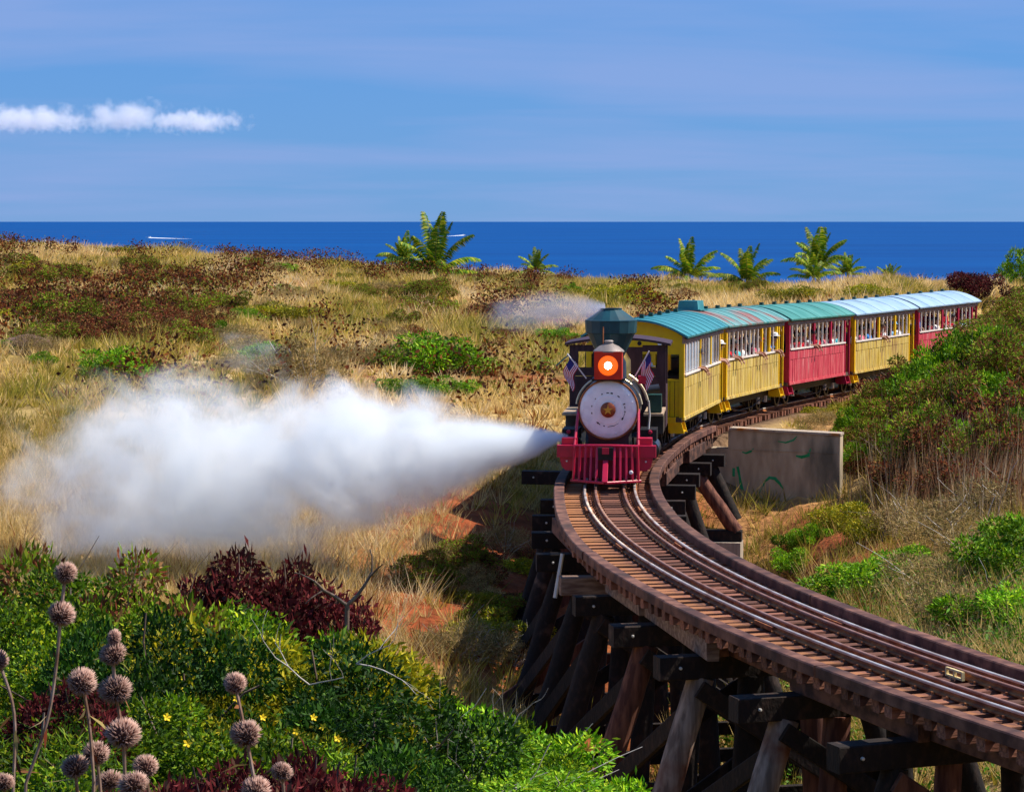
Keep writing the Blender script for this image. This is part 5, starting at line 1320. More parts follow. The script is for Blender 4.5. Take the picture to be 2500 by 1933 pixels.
# ---- lone bare trees
def bare_tree(p, segf, label, m, name='bare_tree'):
    V, F = seg_mesh(segf, 5); o = empty(name, p, 0, label=label, cat='tree')
    nt = sum(1 for s_ in segf if s_[2] > .03) or 1
    link('trunk', np_mesh('trunk', V, F, m), o); return o
rng = np.random.RandomState(3)
p = pick(735, 1290, 21); g = gz(p.x, p.y); segs = [(np.array([0, 0, -.2]), np.array([.02, 0, p.z - g]), .026, .022)]
for d in ((.75, 0, 1.0), (-.6, .1, 1.0)): branch_segments(rng, np.array([.02, 0, p.z - g]), np.array(d), .36, .018, 1, segs, .5, 1)
bare_tree((p.x, p.y, g), segs, 'bare dark forked tree at the edge of the red gully bank', M['bark'])
p = pick(1880, 1160); segs = []
branch_segments(rng, np.array([0, 0, -.1]), np.array([.1, 0, 1.]), .85, .045, 0, segs); branch_segments(rng, np.array([.06, 0, .5]), np.array([.3, 0, 1.]), .45, .025, 0, segs)
bare_tree(p, segs, 'short bare crooked stem on the dry gully slope', M['bark'], 'bare_sapling')
for (px, py, D, ds, lab) in ((760, 1415, 14.6, ((.9, -.1, .35), (.5, 0, .4)), 'bleached arching dead branch over the big dark green shrub'), (660, 1460, 13.8, ((-.2, -.2, .3), (.5, -.2, .15)), 'bleached dead twigs low on the dark green shrubs'), (930, 1600, 17, ((.5, -.3, .9), (-.4, -.2, .8), (.1, -.2, 1)), 'bleached dead branch standing among the bright green shrubs'), (1075, 1590, 18, ((.5, -.2, .8), (.2, -.2, 1), (-.3, -.2, .9)), 'bleached dead branch by the lowest bright green shrub'), (1000, 1665, 16.5, ((.6, -.2, .6), (-.5, -.2, .7), (.1, 0, 1)), 'bleached dead branch at the bottom edge near the trestle')):
    q = pick(px, py, D); segs = []
    for d in ds: branch_segments(rng, np.array([0, 0, 0.]), np.array(d), .26, .0055, 2, segs, .4, 1)
    V, F = seg_mesh(segs, 4); link('dead_branch', np_mesh('dead_branch', V, F, M['pale_twig']), None, q, label=lab, cat='branch')
# stalks on the skyline
sk_lab = 'thin dark dry stalk standing up on the hill skyline'
for (px, hgt) in ((103, 1.1), (160, .6), (252, .7), (296, 1.0), (470, .6), (486, 1.0), (545, .9), (560, .8), (575, .9), (620, .6)):
    q = pick(px, 512 + px * .075 + 12); segs = []
    q = pick(px, 600, 160); z = gz(q.x, q.y)
    branch_segments(rng, np.array([0, 0, -.1]), np.array([rng.normal(0, .08), 0, 1.]), hgt, .035, 0, segs)
    V, F = seg_mesh(segs, 4); rn = np.random.RandomState(int(px)); o = empty('dry_stalk', (q.x, q.y, z), 0, label=sk_lab, cat='plant', group='dry stalks on the skyline')
    link('stem', np_mesh('stem', V, F, M['bark']), o)
    P = np.c_[rn.normal(0, .10, 40), rn.normal(0, .1, 40), rn.choice([.55, .8, 1.0], 40) * hgt + rn.normal(0, .05, 40)]
    V, F, Cc = leaf_quads(rn, P, np.tile([0, 0, .6], (40, 1)), .14, .08, palette(rn, 40, BROWN)); link('dry_leaves', np_mesh('dry_leaves', V, F, M['dry'], Cc), o, kind='stuff')

# ---- coconut palms
def frond_mesh(seed, lean0, bend, L=3.0):
    rng = np.random.RandomState(seed); n = 26; V, F, Cc = [], [], []
    t = np.linspace(0, 1, n + 1); ang = lean0 + bend * t ** 1.6      # rachis leans from vertical outwards
    xs = np.concatenate([[0], np.cumsum(np.sin(ang[:-1]) * L / n)]); zs = np.concatenate([[0], np.cumsum(np.cos(ang[:-1]) * L / n)])
    def quad(a, b, c, d, col):
        o = len(V); V.extend([a, b, c, d]); F.append((o, o + 1, o + 2, o + 3)); Cc.extend([col] * 4)
    rc = np.array([.22, .2, .05])
    for i in range(n):
        w = .04 * (1 - t[i] * .8); a = np.array([xs[i], 0, zs[i]]); b = np.array([xs[i + 1], 0, zs[i + 1]]); s_ = np.array([0, w, 0])
        quad(a - s_, a + s_, b + s_, b - s_, rc)
        if i < 4: continue
        ll = .62 * math.sin(math.pi * min(1, (t[i] * .85 + .13))) ** .6
        tan_ = (b - a) / np.linalg.norm(b - a); nr = np.array([-tan_[2], 0, tan_[0]])
        for sd in (-1, 1):
            for hh in (0, .5):
                base = a + (b - a) * hh; d = tan_ * .62 + np.array([0, sd * .75, 0]) - nr * 0 + np.array([0, 0, -.55]) + rng.normal(0, .07, 3)
                d /= np.linalg.norm(d); mid = base + d * ll * .5; tip = base + d * ll + np.array([0, 0, -.22 * ll]); wv = tan_ * .04
                g = rng.uniform(.75, 1.25); col = np.array([.09, .2, .006]) * g if rng.rand() > .4 else np.array([.36, .38, .02]) * g
                quad(base - wv * .4, base + wv * .4, mid + wv, mid - wv, col); quad(mid - wv, mid + wv, tip, tip, col)
    return np_mesh('frond', np.array(V), np.array(F), M['leaf'], np.array(Cc))
FR = [frond_mesh(1, .06, .5), frond_mesh(2, .4, 1.0), frond_mesh(3, .85, 1.2), frond_mesh(4, 1.2, 1.1)]
def palm(px, py_base, D, width_px, trunk, label, n=16, seed=0, up=.5):
    n += 4
    q = pick(px, py_base, D); z0 = gz(q.x, q.y); zt = q.z + trunk
    rnd = random.Random(seed); sc = width_px * 1.1447 / 6000 * D / 4.5
    o = empty('palm_tree', (q.x, q.y, z0), 0, label=label, cat='palm tree', group='palms on the skyline')
    H = zt - z0
    MB().tube([(0, 0, -.3), (.05, 0, H * .5), (0, 0, H)], [.2 * sc + .05, .15 * sc + .03, .12 * sc + .02], 8).build('trunk', M['palm_bark'], o, smooth=True)
    for k in range(n):
        f = k / n; i = 0 if f < .22 else (1 if f < .5 else (2 if f < .8 else 3))
        link('frond', FR[i], o, (0, 0, H - .02), (rnd.uniform(-.1, .1), rnd.uniform(-.12, .12), k * 2.39996 + rnd.uniform(-.3, .3)), sc * rnd.uniform(.85, 1.12))
    return o
palm(928, 556, 172, 195, -.9, 'largest palm on the skyline, beside a white boat wake', 12, 1)
palm(862, 553, 178, 95, -.2, 'low palm crouching beside the largest palm', 12, 2)
palm(1143, 573, 190, 75, -.2, 'lone small palm midway along the skyline', 10, 3)
palm(1470, 580, 200, 125, -.5, 'broad palm at the near end of the row of palms', 13, 4)
palm(1592, 592, 205, 125, -.5, 'palm with drooping side fronds in the middle of the row', 13, 5)
palm(1745, 552, 205, 130, -.7, 'tallest palm of the row with a visible pale trunk', 13, 6)
palm(1808, 590, 208, 75, .2, 'yellowish palm close to the tallest one of the row', 12, 7)
palm(1897, 588, 212, 62, -.5, 'small palm standing alone above the dry mound', 11, 8)
palm(1735, 590, 200, 95, -.2, 'low palm at the foot of the tallest one', 9, 9)

# ---- grass and ground cover: uncountable
def tufts(name, X, Y, hgt, wid, blades, cols, matl, label, seed, lean=.75):
    rng = np.random.RandomState(seed); Z = ground(X, Y); n = len(X); N = n * blades
    i = np.repeat(np.arange(n), blades)
    a = rng.uniform(0, 2 * math.pi, N); r0 = np.abs(rng.normal(0, .12, N)) * hgt[i] * 1.6
    bx, by = X[i] + r0 * np.cos(a), Y[i] + r0 * np.sin(a); bz = Z[i] - .04
    h = hgt[i] * rng.uniform(.5, 1.25, N); ln = lean * rng.uniform(.2, 1.4, N) * h
    tx, ty = bx + ln * np.cos(a) + .08 * h, by + ln * np.sin(a)
    a2 = rng.uniform(0, math.pi, N); w = wid[i] * rng.uniform(.6, 1.3, N)
    V = np.empty((N, 3, 3)); V[:, 0] = np.c_[bx - w * np.cos(a2), by - w * np.sin(a2), bz]; V[:, 1] = np.c_[bx + w * np.cos(a2), by + w * np.sin(a2), bz]; V[:, 2] = np.c_[tx, ty, bz + h]
    cc = np.repeat(cols, blades, 0) * rng.uniform(.75, 1.25, (N, 1))
    return link(name, np_mesh(name, V.reshape(-1, 3), np.arange(N * 3).reshape(N, 3), M[matl], np.repeat(np.clip(cc, 0, 1), 3, 0)), kind='stuff', label=label, cat='grass')
rng = np.random.RandomState(9)
def scatter(n, d0, d1, power=1.0, ext=.225):
    D = d0 + (d1 - d0) * rng.rand(n) ** power; X = D * rng.uniform(-ext, ext + .02, n); return X, D
STR = np.array([[.74, .54, .22], [.6, .42, .13], [.86, .68, .38], [.42, .33, .05], [.24, .23, .035], [.26, .09, .025]])
def grass_cols(X, Y, seed):
    n = len(X); t = vnoise(X * .24, Y * .04, 51, 4); u = vnoise(X * .6, Y * .12, 52, 3)
    w = np.c_[sstep(.35, .6, t) + .3, np.full(n, .6), sstep(.5, .75, t), .9 * sstep(.6, .4, t) + .1, .9 * sstep(.55, .35, t), .5 * sstep(.55, .7, u)]
    w /= w.sum(1, keepdims=True); c = (rng.rand(n, 1) > np.cumsum(w, 1)).sum(1).clip(0, 5)
    return STR[c]
X, D = scatter(46000, 62, 215, .9)
s_, o_, d_ = track_sd(X, D); keep = ~((d_ < 2.0)) & ~((vnoise(X * .22, D * .14, 21, 4) > .64) & (rng.rand(len(X)) < .8)); X, D = X[keep], D[keep]
hg = (.30 + .0012 * D) * rng.uniform(.6, 1.4, len(X)) * (.35 + 1.5 * vnoise(X * .42, D * .09, 77, 3))
tufts('dry_grass', X, D, hg, .012 + .00022 * D, 13, grass_cols(X, D, 1), 'dry_far', 'golden dry grass over the far hillside', 1)
X, D = scatter(15000, 34, 63, .85, .27)
s_, o_, d_ = track_sd(X, D)
bare = 1.2 * np.exp(-((X + 0.2) / 3.0) ** 2) * sstep(40, 45, D) * sstep(61, 55, D) + np.exp(-((X - 7.6) / 2.2) ** 2) * sstep(45, 50, D) + np.exp(-(o_ / 1.7) ** 2)
keep = rng.rand(len(X)) > bare * .72; X, D = X[keep], D[keep]
tufts('gully_grass', X, D, .45 * rng.uniform(.5, 1.5, len(X)), np.full(len(X), .013), 14, grass_cols(X, D, 2) * .82, 'dry_far', 'dry tan grass on the slopes of the gully', 2)
n = 2600; P_ = [pick(rng.uniform(1900, 2230), rng.uniform(1000, 1120)) for _ in range(190)]
X = np.array([p.x for p in P_]) + rng.normal(0, .5, 190); D = np.array([p.y for p in P_]) + rng.normal(0, .6, 190)
tufts('dry_reeds', X, D, 1.1 * rng.uniform(.7, 1.5, len(X)), np.full(len(X), .014), 16, np.array([[.36, .22, .12], [.26, .13, .065], [.5, .38, .24], [.2, .10, .05]])[rng.randint(0, 4, len(X))], 'dry_far', 'tall brown dry stalks below the thorn thicket', 4, .25)
# leafy ground cover in the gully bottom and on the near bank
def cover(name, X, Y, cols, L, W_, per, hh, label, seed, matl='leaf'):
    rng = np.random.RandomState(seed); i = np.repeat(np.arange(len(X)), per); N = len(i)
    x, y = X[i] + rng.normal(0, .28, N), Y[i] + rng.normal(0, .28, N); z = ground(x, y) + rng.rand(N) ** 1.4 * hh
    V, F, Cc = leaf_quads(rng, np.c_[x, y, z], np.tile([0, 0, .12], (N, 1)), L, W_, palette(rng, N, cols), .5)
    return link(name, np_mesh(name, V, F, M[matl], Cc), kind='stuff', label=label, cat='ground cover')
n = 1500; D = rng.uniform(8, 26, n); X = D * rng.uniform(-.24, .02, n) + rng.uniform(0, 1.0, n)
cover('undergrowth', X, D, DARKG + GREEN + [((.12, .02, .02), 2), ((.12, .07, .03), 2)],   .05, .024, 50, .12, 'low leafy undergrowth covering the near bank', 5)
n = 1500; D = rng.uniform(28, 48, n); X = rng.uniform(1, 14, n)
s_, o_, d_ = track_sd(X, D); k = (o_ > 1.0) | (D < 36); X, D = X[k], D[k]
cover('gully_creeper', X, D, [((.10, .24, .01), 3), ((.16, .3, .02), 2), ((.05, .13, .01), 1)], .09, .05, 44, .45, 'bright green creeper on the gully floor behind the trestle legs', 6)
# low brown brush peppered over the far hill, beyond counting
n = 6500; X, D = scatter(n, 66, 185, .9)
s_, o_, d_ = track_sd(X, D); k = (d_ > 3) & (vnoise(X * .30, D * .05, 61, 4) + .35 * vnoise(X * 1.1, D * .2, 62, 2) > .72 + .12 * sstep(-4, 10, X) - .05 * np.exp(-((D - 112) / 22) ** 2) * sstep(-6, -14, X)) & ~((X > 7) & (D < 150)) & ~((X > -9) & (D < 88) & (rng.rand(len(X)) < .75)); X, D = X[k], D[k]
cover('brown_brush', X, D, [((.12, .03, .01), 3), ((.05, .018, .01), 3), ((.2, .07, .015), 1.2), ((.12, .13, .015), 1.5)], .15, .10, 34, 1.35, 'dark brown seedy brush peppered through the hill grass', 8, 'dry')
# yellow blossoms
for (px, py, D) in ((595, 1535, 11), (633, 1560, 11), (690, 1550, 11.2), (720, 1575, 11.2), (560, 1530, 11.5), (355, 1530, 10), (400, 1585, 9.6), (505, 1490, 12), (668, 1530, 11.4), (470, 1560, 10.4), (700, 1690, 9.5)):
    q = pick(px, py, D); mb = MB()
    for k in range(5):
        a = k * 1.2566; mb.add([(0, 0, 0), (.03 * math.cos(a - .45), .03 * math.sin(a - .45), .012), (.045 * math.cos(a), .045 * math.sin(a), .02), (.03 * math.cos(a + .45), .03 * math.sin(a + .45), .012)], [(0, 1, 2, 3)])
    if 'blossom' not in M: M['blossom'] = mat('yellow_petals', (.8, .55, .01), .7)
    mb.build('blossom', M['blossom'], None, loc=q, rot=(R(60), 0, random.uniform(-1, 1)), scale=.45, label='small bright yellow blossom on the near green shrubs', cat='flower', group='yellow blossoms on the near bank')

# ---- spiny ball-headed weed stalks close to the lens
def head_mesh(seed, cone=False):
    rng = np.random.RandomState(seed); V, F, Cc = [], [], []
    n = 620; v = rng.normal(0, 1, (n, 3)); v /= np.linalg.norm(v, axis=1, keepdims=True)
    gap = rng.normal(0, 1, 3); gap /= np.linalg.norm(gap); thin = (.0, .25, .5, .15, .35)[seed % 5]
    for d in v:
        if d @ gap > .55 and rng.rand() < thin: continue
        L = rng.uniform(.30, .48) * (.8 if d[2] < -.4 else 1); up = np.array([0, 0, .30 + .12 * (seed % 3)]); dd = d + up; dd /= np.linalg.norm(dd)
        a = np.cross(dd, [.2, .4, .9]); a /= np.linalg.norm(a); b = np.cross(dd, a); p = d * .62; w = .05
        tip = p + dd * L; o = len(V); g = rng.uniform(.8, 1.2)
        V += [p + a * w, p + (-.5 * a + .87 * b) * w, p + (-.5 * a - .87 * b) * w, tip]
        F += [(o, o + 1, o + 3), (o + 1, o + 2, o + 3), (o + 2, o, o + 3)]
        Cc += [np.array([.21, .085, .06]) * g] * 3 + [np.array([.62, .43, .37]) * g]
    V2, F2 = [], []
    for i in range(7):
        for j in range(12):
            th = math.pi * i / 6; ph = 2 * math.pi * j / 12; V2.append((.68 * math.sin(th) * math.cos(ph), .68 * math.sin(th) * math.sin(ph), .66 * math.cos(th)))
    o = len(V)
    for i in range(6):
        for j in range(12):
            A, B_, C_, D_ = o + i * 12 + j, o + i * 12 + (j + 1) % 12, o + (i + 1) * 12 + (j + 1) % 12, o + (i + 1) * 12 + j
            F += [(A, D_, C_), (A, C_, B_)]
    V += [np.array(p) for p in V2]; Cc += [np.array([.075, .032, .026])] * len(V2)
    return np_mesh('seed_head', np.array(V), np.array(F), M['dry'], np.array(Cc))
HD = [head_mesh(k, k) for k in range(1, 6)]
M['stalk'] = mat('dry_stalk', (.22, .12, .08), .85, col2=(.36, .26, .22), scale=20)
def weed(heads, foot, D, label):
    """heads: (px, py, radius px, squash); the stem runs through them down to foot and on into the ground"""
    rnd = random.Random(int(heads[0][0])); pts = [pick(a, b, D) for a, b, *_ in heads]
    fx = [pick(a, b, D + .02) for a, b in foot]; g = fx[-1]; base = Vector((g.x - .05, g.y + .1, gz(g.x, g.y)))
    o = empty('ball_headed_weed', base, 0, label=label, cat='plant', group='dry ball-headed weeds')
    chain = [p - base for p in pts] + [p - base for p in fx] + [Vector((0, 0, -.05))]
    dense = []
    for k in range(len(chain) - 1):
        if k == len(chain) - 2: dense += [chain[k], chain[k + 1]]; break
        p0 = chain[max(k - 1, 0)]; p1, p2 = chain[k], chain[k + 1]; p3 = chain[min(k + 2, len(chain) - 2)]
        for q in range(6):
            t = q / 6; dense.append(.5 * ((2 * p1) + (p2 - p0) * t + (2 * p0 - 5 * p1 + 4 * p2 - p3) * t * t + (3 * p1 - p0 - 3 * p2 + p3) * t ** 3))
    MB().tube(dense, .0034, 6).build('stem', M['stalk'], o, smooth=True)
    rl = np.random.RandomState(int(abs(heads[0][0])) + 3)
    pp = np.array([list(dense[min(len(dense) - 1, q)]) for q in rl.randint(3, max(5, len(dense) - 1), 9)])
    V, F, Cc = leaf_quads(rl, pp, np.c_[rl.normal(0, 1, (9, 2)), np.full(9, -.5)], .05, .007, palette(rl, 9, BROWN + STRAW), 1.0)
    link('dry_leaves', np_mesh('dry_leaves', V, F, M['dry'], Cc), o)
    for k, (a, b, r, sq) in enumerate(heads):
        rr = r * 1.1447 / 6000 * D * 1.0
        link('seed_head', HD[(k + len(heads) + int(a)) % 5], o, chain[k], (rnd.uniform(-.35, .35), rnd.uniform(-.35, .35), rnd.uniform(0, 6)), (rr * rnd.uniform(.93, 1.05), rr * rnd.uniform(.93, 1.05), rr * sq * rnd.uniform(.92, 1.05)))
weed([(140, 1222, 29, .9), (130, 1310, 33, .9)], [(120, 1420), (100, 1540), (55, 1670)], 4.6, 'tallest dry weed stalk with two spiny balls and a long curved stem')
weed([(-4, 1408, 26, 1)], [(30, 1520), (28, 1690)], 4.6, 'dry weed with one spiny ball cut by the picture edge')
weed([(175, 1455, 34, .98)], [(190, 1540), (200, 1660)], 4.3, 'dry weed with a single spiny ball leaning above the low cluster')
weed([(243, 1360, 17, 1.3), (241, 1395, 34, .8), (246, 1472, 39, .95), (262, 1565, 42, .9)], [(266, 1640), (268, 1700)], 4.2, 'dry weed with a stack of spiny balls, one topped by a small cone')
weed([(205, 1607, 33, .95)], [(212, 1660), (216, 1710)], 4.35, 'dry weed with a darker spiny ball low in the cluster')
weed([(160, 1635, 34, .85)], [(166, 1700), (168, 1740)], 4.2, 'dry weed with a flat spiny ball at the lower edge of the cluster')
weed([(310, 1635, 31, .9)], [(318, 1700), (320, 1750)], 4.4, 'dry weed with a pale-tipped spiny ball on the inner side of the cluster')
weed([(284, 1672, 37, .8)], [(286, 1720), (286, 1760)], 4.1, 'dry weed with a spiny ball cut by the bottom edge')
weed([(232, 1665, 33, .8)], [(236, 1720), (236, 1760)], 4.5, 'dry weed with a dark spiny ball half hidden behind the bottom one')
weed([(501, 1458, 28, 1), (524, 1566, 38, 1), (546, 1685, 36, .9)], [(550, 1730), (552, 1760)], 4.4, 'dry weed standing alone with smooth round balls one above another')
weed([(601, 1646, 26, .9)], [(606, 1700), (606, 1760)], 4.7, 'dry weed with one small pale ball beside the lone tall one')
weed([(8, 1668, 26, .9)], [(12, 1720), (14, 1760)], 4.4, 'dry weed with one spiny ball in the bottom corner')

# ---- rock on the hillside
import bmesh
p = pick(52, 750); bm = bmesh.new(); bmesh.ops.create_icosphere(bm, subdivisions=3, radius=1)
for v in bm.verts:
    n_ = v.co.normalized(); k = 1 + .35 * (float(vnoise(n_.x * 1.5 + n_.z + 9, n_.y * 1.5 - n_.z + 4, 4, 3)) - .5) * 2; v.co = Vector((n_.x * .75 * k, n_.y * .6 * k, n_.z * .42 * k))
me = bpy.data.meshes.new('boulder'); bm.to_mesh(me); bm.free(); me.materials.append(M['rock'])
link('boulder', me, None, p + Vector((0, 0, .1)), label='brown lava boulder lying in the dry grass', cat='rock')

# ================================================================== boats
def sea_pick(px, py):
    x = (px * 2500 / 2184 - 1250) / 6000; yv = -(py * 2500 / 2184 - 966.5) / 6000; cp, sp = math.cos(PITCH), math.sin(PITCH)
    dx, dy, dz = x, cp + yv * sp, -sp + yv * cp; t = (-26 - EYE) / dz; return Vector((dx * t, dy * t, -26))
M['foam'] = mat('white_foam', (.8, .82, .85), .8, col2=(.5, .6, .75), scale=.05, stretch=(1, 4, 1), lo=.5, hi=.75)
def boat(px, py, sgn, tail_px, label, wl):
    q = sea_pick(px, py); sc = 1.0
    o = empty('motorboat', q, 0, label=label, cat='boat')
    hull = [(-6, .2), (5, .2), (8, 1.5), (-6.2, 1.3)]
    MB().prism([(a * sgn, b) for a, b in hull], -1.5, 1.5).build('hull', M['white'], o)
    MB().prism([(a * sgn, b) for a, b in ((-3.5, 1.4), (2.6, 1.4), (1.4, 3.1), (-3.3, 3.1))], -1.1, 1.1).build('cabin', M['white'], o)
    MB().prism([(a * sgn, b) for a, b in ((-4, 3.15), (1.8, 3.15), (1.6, 3.3), (-4, 3.3))], -1.25, 1.25).build('cabin_roof', M['white'], o)
    e = sea_pick(px - sgn * tail_px, py + 2.0); L = (e - q)
    n = 24; vs, fs = [], []
    for k in range(n + 1):
        t = k / n; c = L * t; w = 3 + 9 * math.sin(math.pi * min(1, t * 1.1 + .12)) ; w = w * (1 - t * .6)
        vs += [(c.x, c.y - w * 1.6, .22 * (1 - t) + .05), (c.x, c.y, 1.3 * (1 - t) + .1), (c.x, c.y + w * 1.6, .22 * (1 - t) + .05)]
    for k in range(n):
        a = 3 * k; fs += [(a, a + 3, a + 4, a + 1), (a + 1, a + 4, a + 5, a + 2)]
    MB().add(vs, fs).build('boat_wake', M['foam'], None, loc=q, label=wl, kind='stuff')
boat(318, 508, -1, 92, 'white motorboat with a long wake off the grassy hill', 'long white wake behind the boat off the hill')
boat(990, 502.5, 1, 42, 'white motorboat with a short wake beside the largest palm', 'short white wake behind the boat by the palm')

# ================================================================== steam, smoke and clouds
def volume_mat(name, col, build, aniso=.2):
    m = bpy.data.materials.new(name); m.use_nodes = True; n, l = m.node_tree.nodes, m.node_tree.links; n.clear()
    out = n.new('ShaderNodeOutputMaterial'); v = n.new('ShaderNodeVolumePrincipled')
    v.inputs['Color'].default_value = (*col, 1); v.inputs['Anisotropy'].default_value = aniso
    d = build(n, l)
    if d is not None: l.new(d, v.inputs['Density'])
    l.new(v.outputs[0], out.inputs['Volume']); return m, v
def mth(n, l, op, a, b=None, c=None, clamp=False):
    x = n.new('ShaderNodeMath'); x.operation = op; x.use_clamp = clamp
    for i, q in enumerate((a, b, c)):
        if q is None: continue
        if isinstance(q, (int, float)): x.inputs[i].default_value = q
        else: l.new(q, x.inputs[i])
    return x.outputs[0]
def jet_density(Lx, r0, rmax, grow, rise, dens, far_dens, nscale, namp, seed, slope=0.0):
    """a jet along local -X: a cone that widens, rounds off at its end and is broken up by noise"""
    def f(n, l):
        tc = n.new('ShaderNodeTexCoord'); sp = n.new('ShaderNodeSeparateXYZ'); l.new(tc.outputs['Object'], sp.inputs[0])
        t = mth(n, l, 'MULTIPLY', sp.outputs['X'], -1.0)
        tp = mth(n, l, 'MAXIMUM', t, 0.0)
        # radius: rises fast then levels off
        rad = mth(n, l, 'ADD', mth(n, l, 'MULTIPLY', mth(n, l, 'SUBTRACT', 1.0, mth(n, l, 'POWER', 2.718, mth(n, l, 'MULTIPLY', tp, -grow))), rmax), r0)
        zc = mth(n, l, 'ADD', mth(n, l, 'MULTIPLY', mth(n, l, 'POWER', mth(n, l, 'DIVIDE', tp, Lx), 2.0), rise), mth(n, l, 'MULTIPLY', tp, slope))
        dz = mth(n, l, 'SUBTRACT', sp.outputs['Z'], zc)
        rr = mth(n, l, 'DIVIDE', mth(n, l, 'SQRT', mth(n, l, 'ADD', mth(n, l, 'POWER', dz, 2.0), mth(n, l, 'POWER', sp.outputs['Y'], 2.0))), rad)
        # noise stretched out along the jet, finer near the nozzle
        no = n.new('ShaderNodeTexNoise'); no.inputs['Scale'].default_value = nscale; no.inputs['Detail'].default_value = 6; no.inputs['Roughness'].default_value = .62; no.inputs['Distortion'].default_value = .5
        mp = n.new('ShaderNodeMapping'); mp.inputs['Location'].default_value = (seed, seed * .7, 0); mp.inputs['Scale'].default_value = (.8, 1, 1)
        l.new(tc.outputs['Object'], mp.inputs[0]); l.new(mp.outputs[0], no.inputs['Vector'])
        na = mth(n, l, 'MULTIPLY', mth(n, l, 'SUBTRACT', no.outputs['Fac'], .5), mth(n, l, 'MINIMUM', mth(n, l, 'ADD', mth(n, l, 'MULTIPLY', tp, .55), .25), namp))
        n2 = n.new('ShaderNodeTexNoise'); n2.inputs['Scale'].default_value = nscale * 2.4; n2.inputs['Detail'].default_value = 4; n2.inputs['Roughness'].default_value = .6
        l.new(mp.outputs[0], n2.inputs['Vector'])
        cv = n.new('ShaderNodeMapRange'); cv.inputs[1].default_value = .38; cv.inputs[2].default_value = .62; cv.inputs[3].default_value = .35; cv.inputs[4].default_value = 1.5
        l.new(n2.outputs['Fac'], cv.inputs[0])
        cvo = mth(n, l, 'ADD', 1.0, mth(n, l, 'MULTIPLY', mth(n, l, 'SUBTRACT', cv.outputs[0], 1.0), mth(n, l, 'MULTIPLY', tp, .3, clamp=True)))
        end = mth(n, l, 'POWER', mth(n, l, 'DIVIDE', tp, Lx), 6.0)
        body = mth(n, l, 'SUBTRACT', mth(n, l, 'SUBTRACT', mth(n, l, 'ADD', 1.0, na), rr), end)
        sh = n.new('ShaderNodeMapRange'); sh.interpolation_type = 'SMOOTHSTEP'; sh.inputs[1].default_value = 0.0; sh.inputs[2].default_value = .62
        l.new(body, sh.inputs[0])
        core = mth(n, l, 'ADD', mth(n, l, 'DIVIDE', dens, mth(n, l, 'ADD', mth(n, l, 'MULTIPLY', tp, 1.0), .12)), far_dens)
        gate = mth(n, l, 'GREATER_THAN', t, 0.0)
        return mth(n, l, 'MULTIPLY', mth(n, l, 'MULTIPLY', mth(n, l, 'MULTIPLY', sh.outputs[0], core), cvo), gate)
    return f
def jet_domain(Lx, r0, rmax, grow, rise, slope, pad):
    mb = MB(); n = 20; rows = 16; vs = []
    for k in range(rows + 1):
        t = Lx * 1.06 * k / rows; r = (r0 + rmax * (1 - math.exp(-t * grow))) * pad + .04; 
        if k == rows: r *= .8
        for j in range(n):
            a = 2 * math.pi * j / n; vs.append((-t, r * math.cos(a), r * math.sin(a) + rise * (t / Lx) ** 2 + slope * t))
    fs = [(k * n + j, k * n + (j + 1) % n, (k + 1) * n + (j + 1) % n, (k + 1) * n + j) for k in range(rows) for j in range(n)] + [tuple(range(n - 1, -1, -1)), tuple(range(rows * n, rows * n + n))]
    return mb.add(vs, fs)
JP = dict(Lx=11.6, r0=.04, rmax=3.3, grow=.150, rise=.8, slope=-.145)
m, v = volume_mat('white_steam', (.94, .972, 1.0), jet_density(JP['Lx'], JP['r0'], JP['rmax'], JP['grow'], JP['rise'], 8.5, .16, .75, 2.7, 5.3, JP['slope']))
so = jet_domain(JP['Lx'], JP['r0'], JP['rmax'], JP['grow'], JP['rise'], JP['slope'], 1.45).build('steam_plume', m, None, loc=(1.12, 48.9, .93), label='big white steam plume blowing sideways from the engine cylinder', kind='stuff')
so.rotation_euler = (0, 0, R(1))
m, v = volume_mat('grey_smoke', (.66, .7, .86), jet_density(2.6, .22, .42, .8, -.30, .9, .25, 2.2, 1.7, 8.2, .06))
q = loco.matrix_basis @ Vector((-.12, 2.2, 3.38))
jet_domain(2.6, .22, .42, .8, -.30, .06, 1.4).build('stack_smoke', m, None, loc=q, label='thin bluish smoke drifting sideways from the stack', kind='stuff')

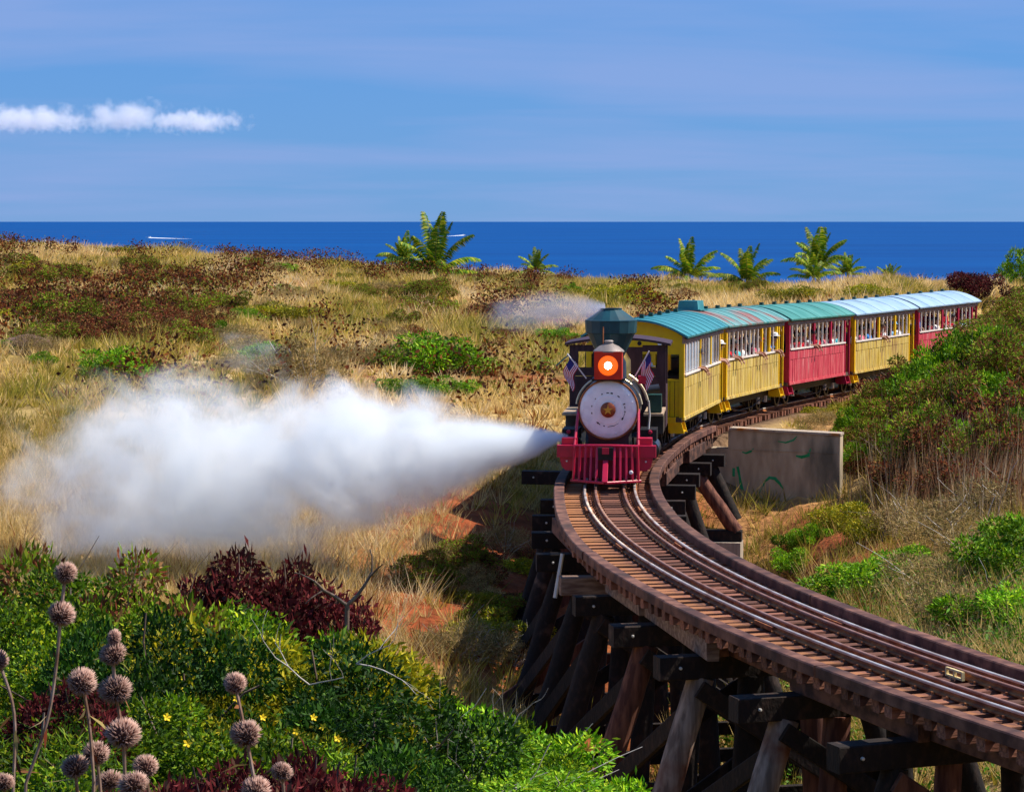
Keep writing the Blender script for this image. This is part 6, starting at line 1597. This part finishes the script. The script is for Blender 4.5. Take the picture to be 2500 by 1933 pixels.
def cloud(px, py, w_px, h_px, seed, label):
    D = 9000.0; q = pick(px, py, D); k = 1.1447 / 6000 * D; W_, H_ = w_px * k, h_px * k
    def f(n, l):
        tc = n.new('ShaderNodeTexCoord'); sp = n.new('ShaderNodeSeparateXYZ'); l.new(tc.outputs['Object'], sp.inputs[0])
        no = n.new('ShaderNodeTexNoise'); no.inputs['Scale'].default_value = 2.6 / H_; no.inputs['Detail'].default_value = 5; no.inputs['Roughness'].default_value = .55
        mp = n.new('ShaderNodeMapping'); mp.inputs['Location'].default_value = (seed * 900, seed * 500, 0); l.new(tc.outputs['Object'], mp.inputs[0]); l.new(mp.outputs[0], no.inputs['Vector'])
        x = mth(n, l, 'DIVIDE', sp.outputs['X'], W_ / 2); y = mth(n, l, 'DIVIDE', sp.outputs['Y'], W_ / 3); z = mth(n, l, 'DIVIDE', sp.outputs['Z'], H_ / 2)
        zz = mth(n, l, 'ADD', mth(n, l, 'MULTIPLY', mth(n, l, 'MAXIMUM', z, 0.0), 1.0), mth(n, l, 'MULTIPLY', mth(n, l, 'MINIMUM', z, 0.0), 1.25))
        r = mth(n, l, 'SQRT', mth(n, l, 'ADD', mth(n, l, 'ADD', mth(n, l, 'POWER', x, 2.0), mth(n, l, 'POWER', y, 2.0)), mth(n, l, 'POWER', zz, 2.0)))
        b = mth(n, l, 'SUBTRACT', mth(n, l, 'ADD', .82, mth(n, l, 'MULTIPLY', mth(n, l, 'SUBTRACT', no.outputs['Fac'], .5), 2.8)), r)
        sh = n.new('ShaderNodeMapRange'); sh.interpolation_type = 'SMOOTHSTEP'; sh.inputs[1].default_value = 0; sh.inputs[2].default_value = .6; sh.inputs[4].default_value = 1.7 / H_
        l.new(b, sh.inputs[0]); return sh.outputs[0]
    m, v = volume_mat('cloud_vapour', (.97, .97, .98), f)
    bm = bmesh.new(); bmesh.ops.create_icosphere(bm, subdivisions=3, radius=1)
    for vv in bm.verts: vv.co = Vector((vv.co.x * W_ * .62, vv.co.y * W_ * .42, vv.co.z * H_ * .62))
    me = bpy.data.meshes.new('cloud'); bm.to_mesh(me); bm.free(); me.materials.append(m)
    return link('cloud', me, None, q, label=label, cat='cloud', group='clouds over the horizon')
cloud(60, 258, 330, 70, 1.3, 'white cumulus cloud cut by the picture edge')
cloud(268, 254, 240, 84, 4.1, 'brightest puffy white cloud, middle of the three')
cloud(418, 262, 240, 60, 7.7, 'paler flat cloud at the end of the row')
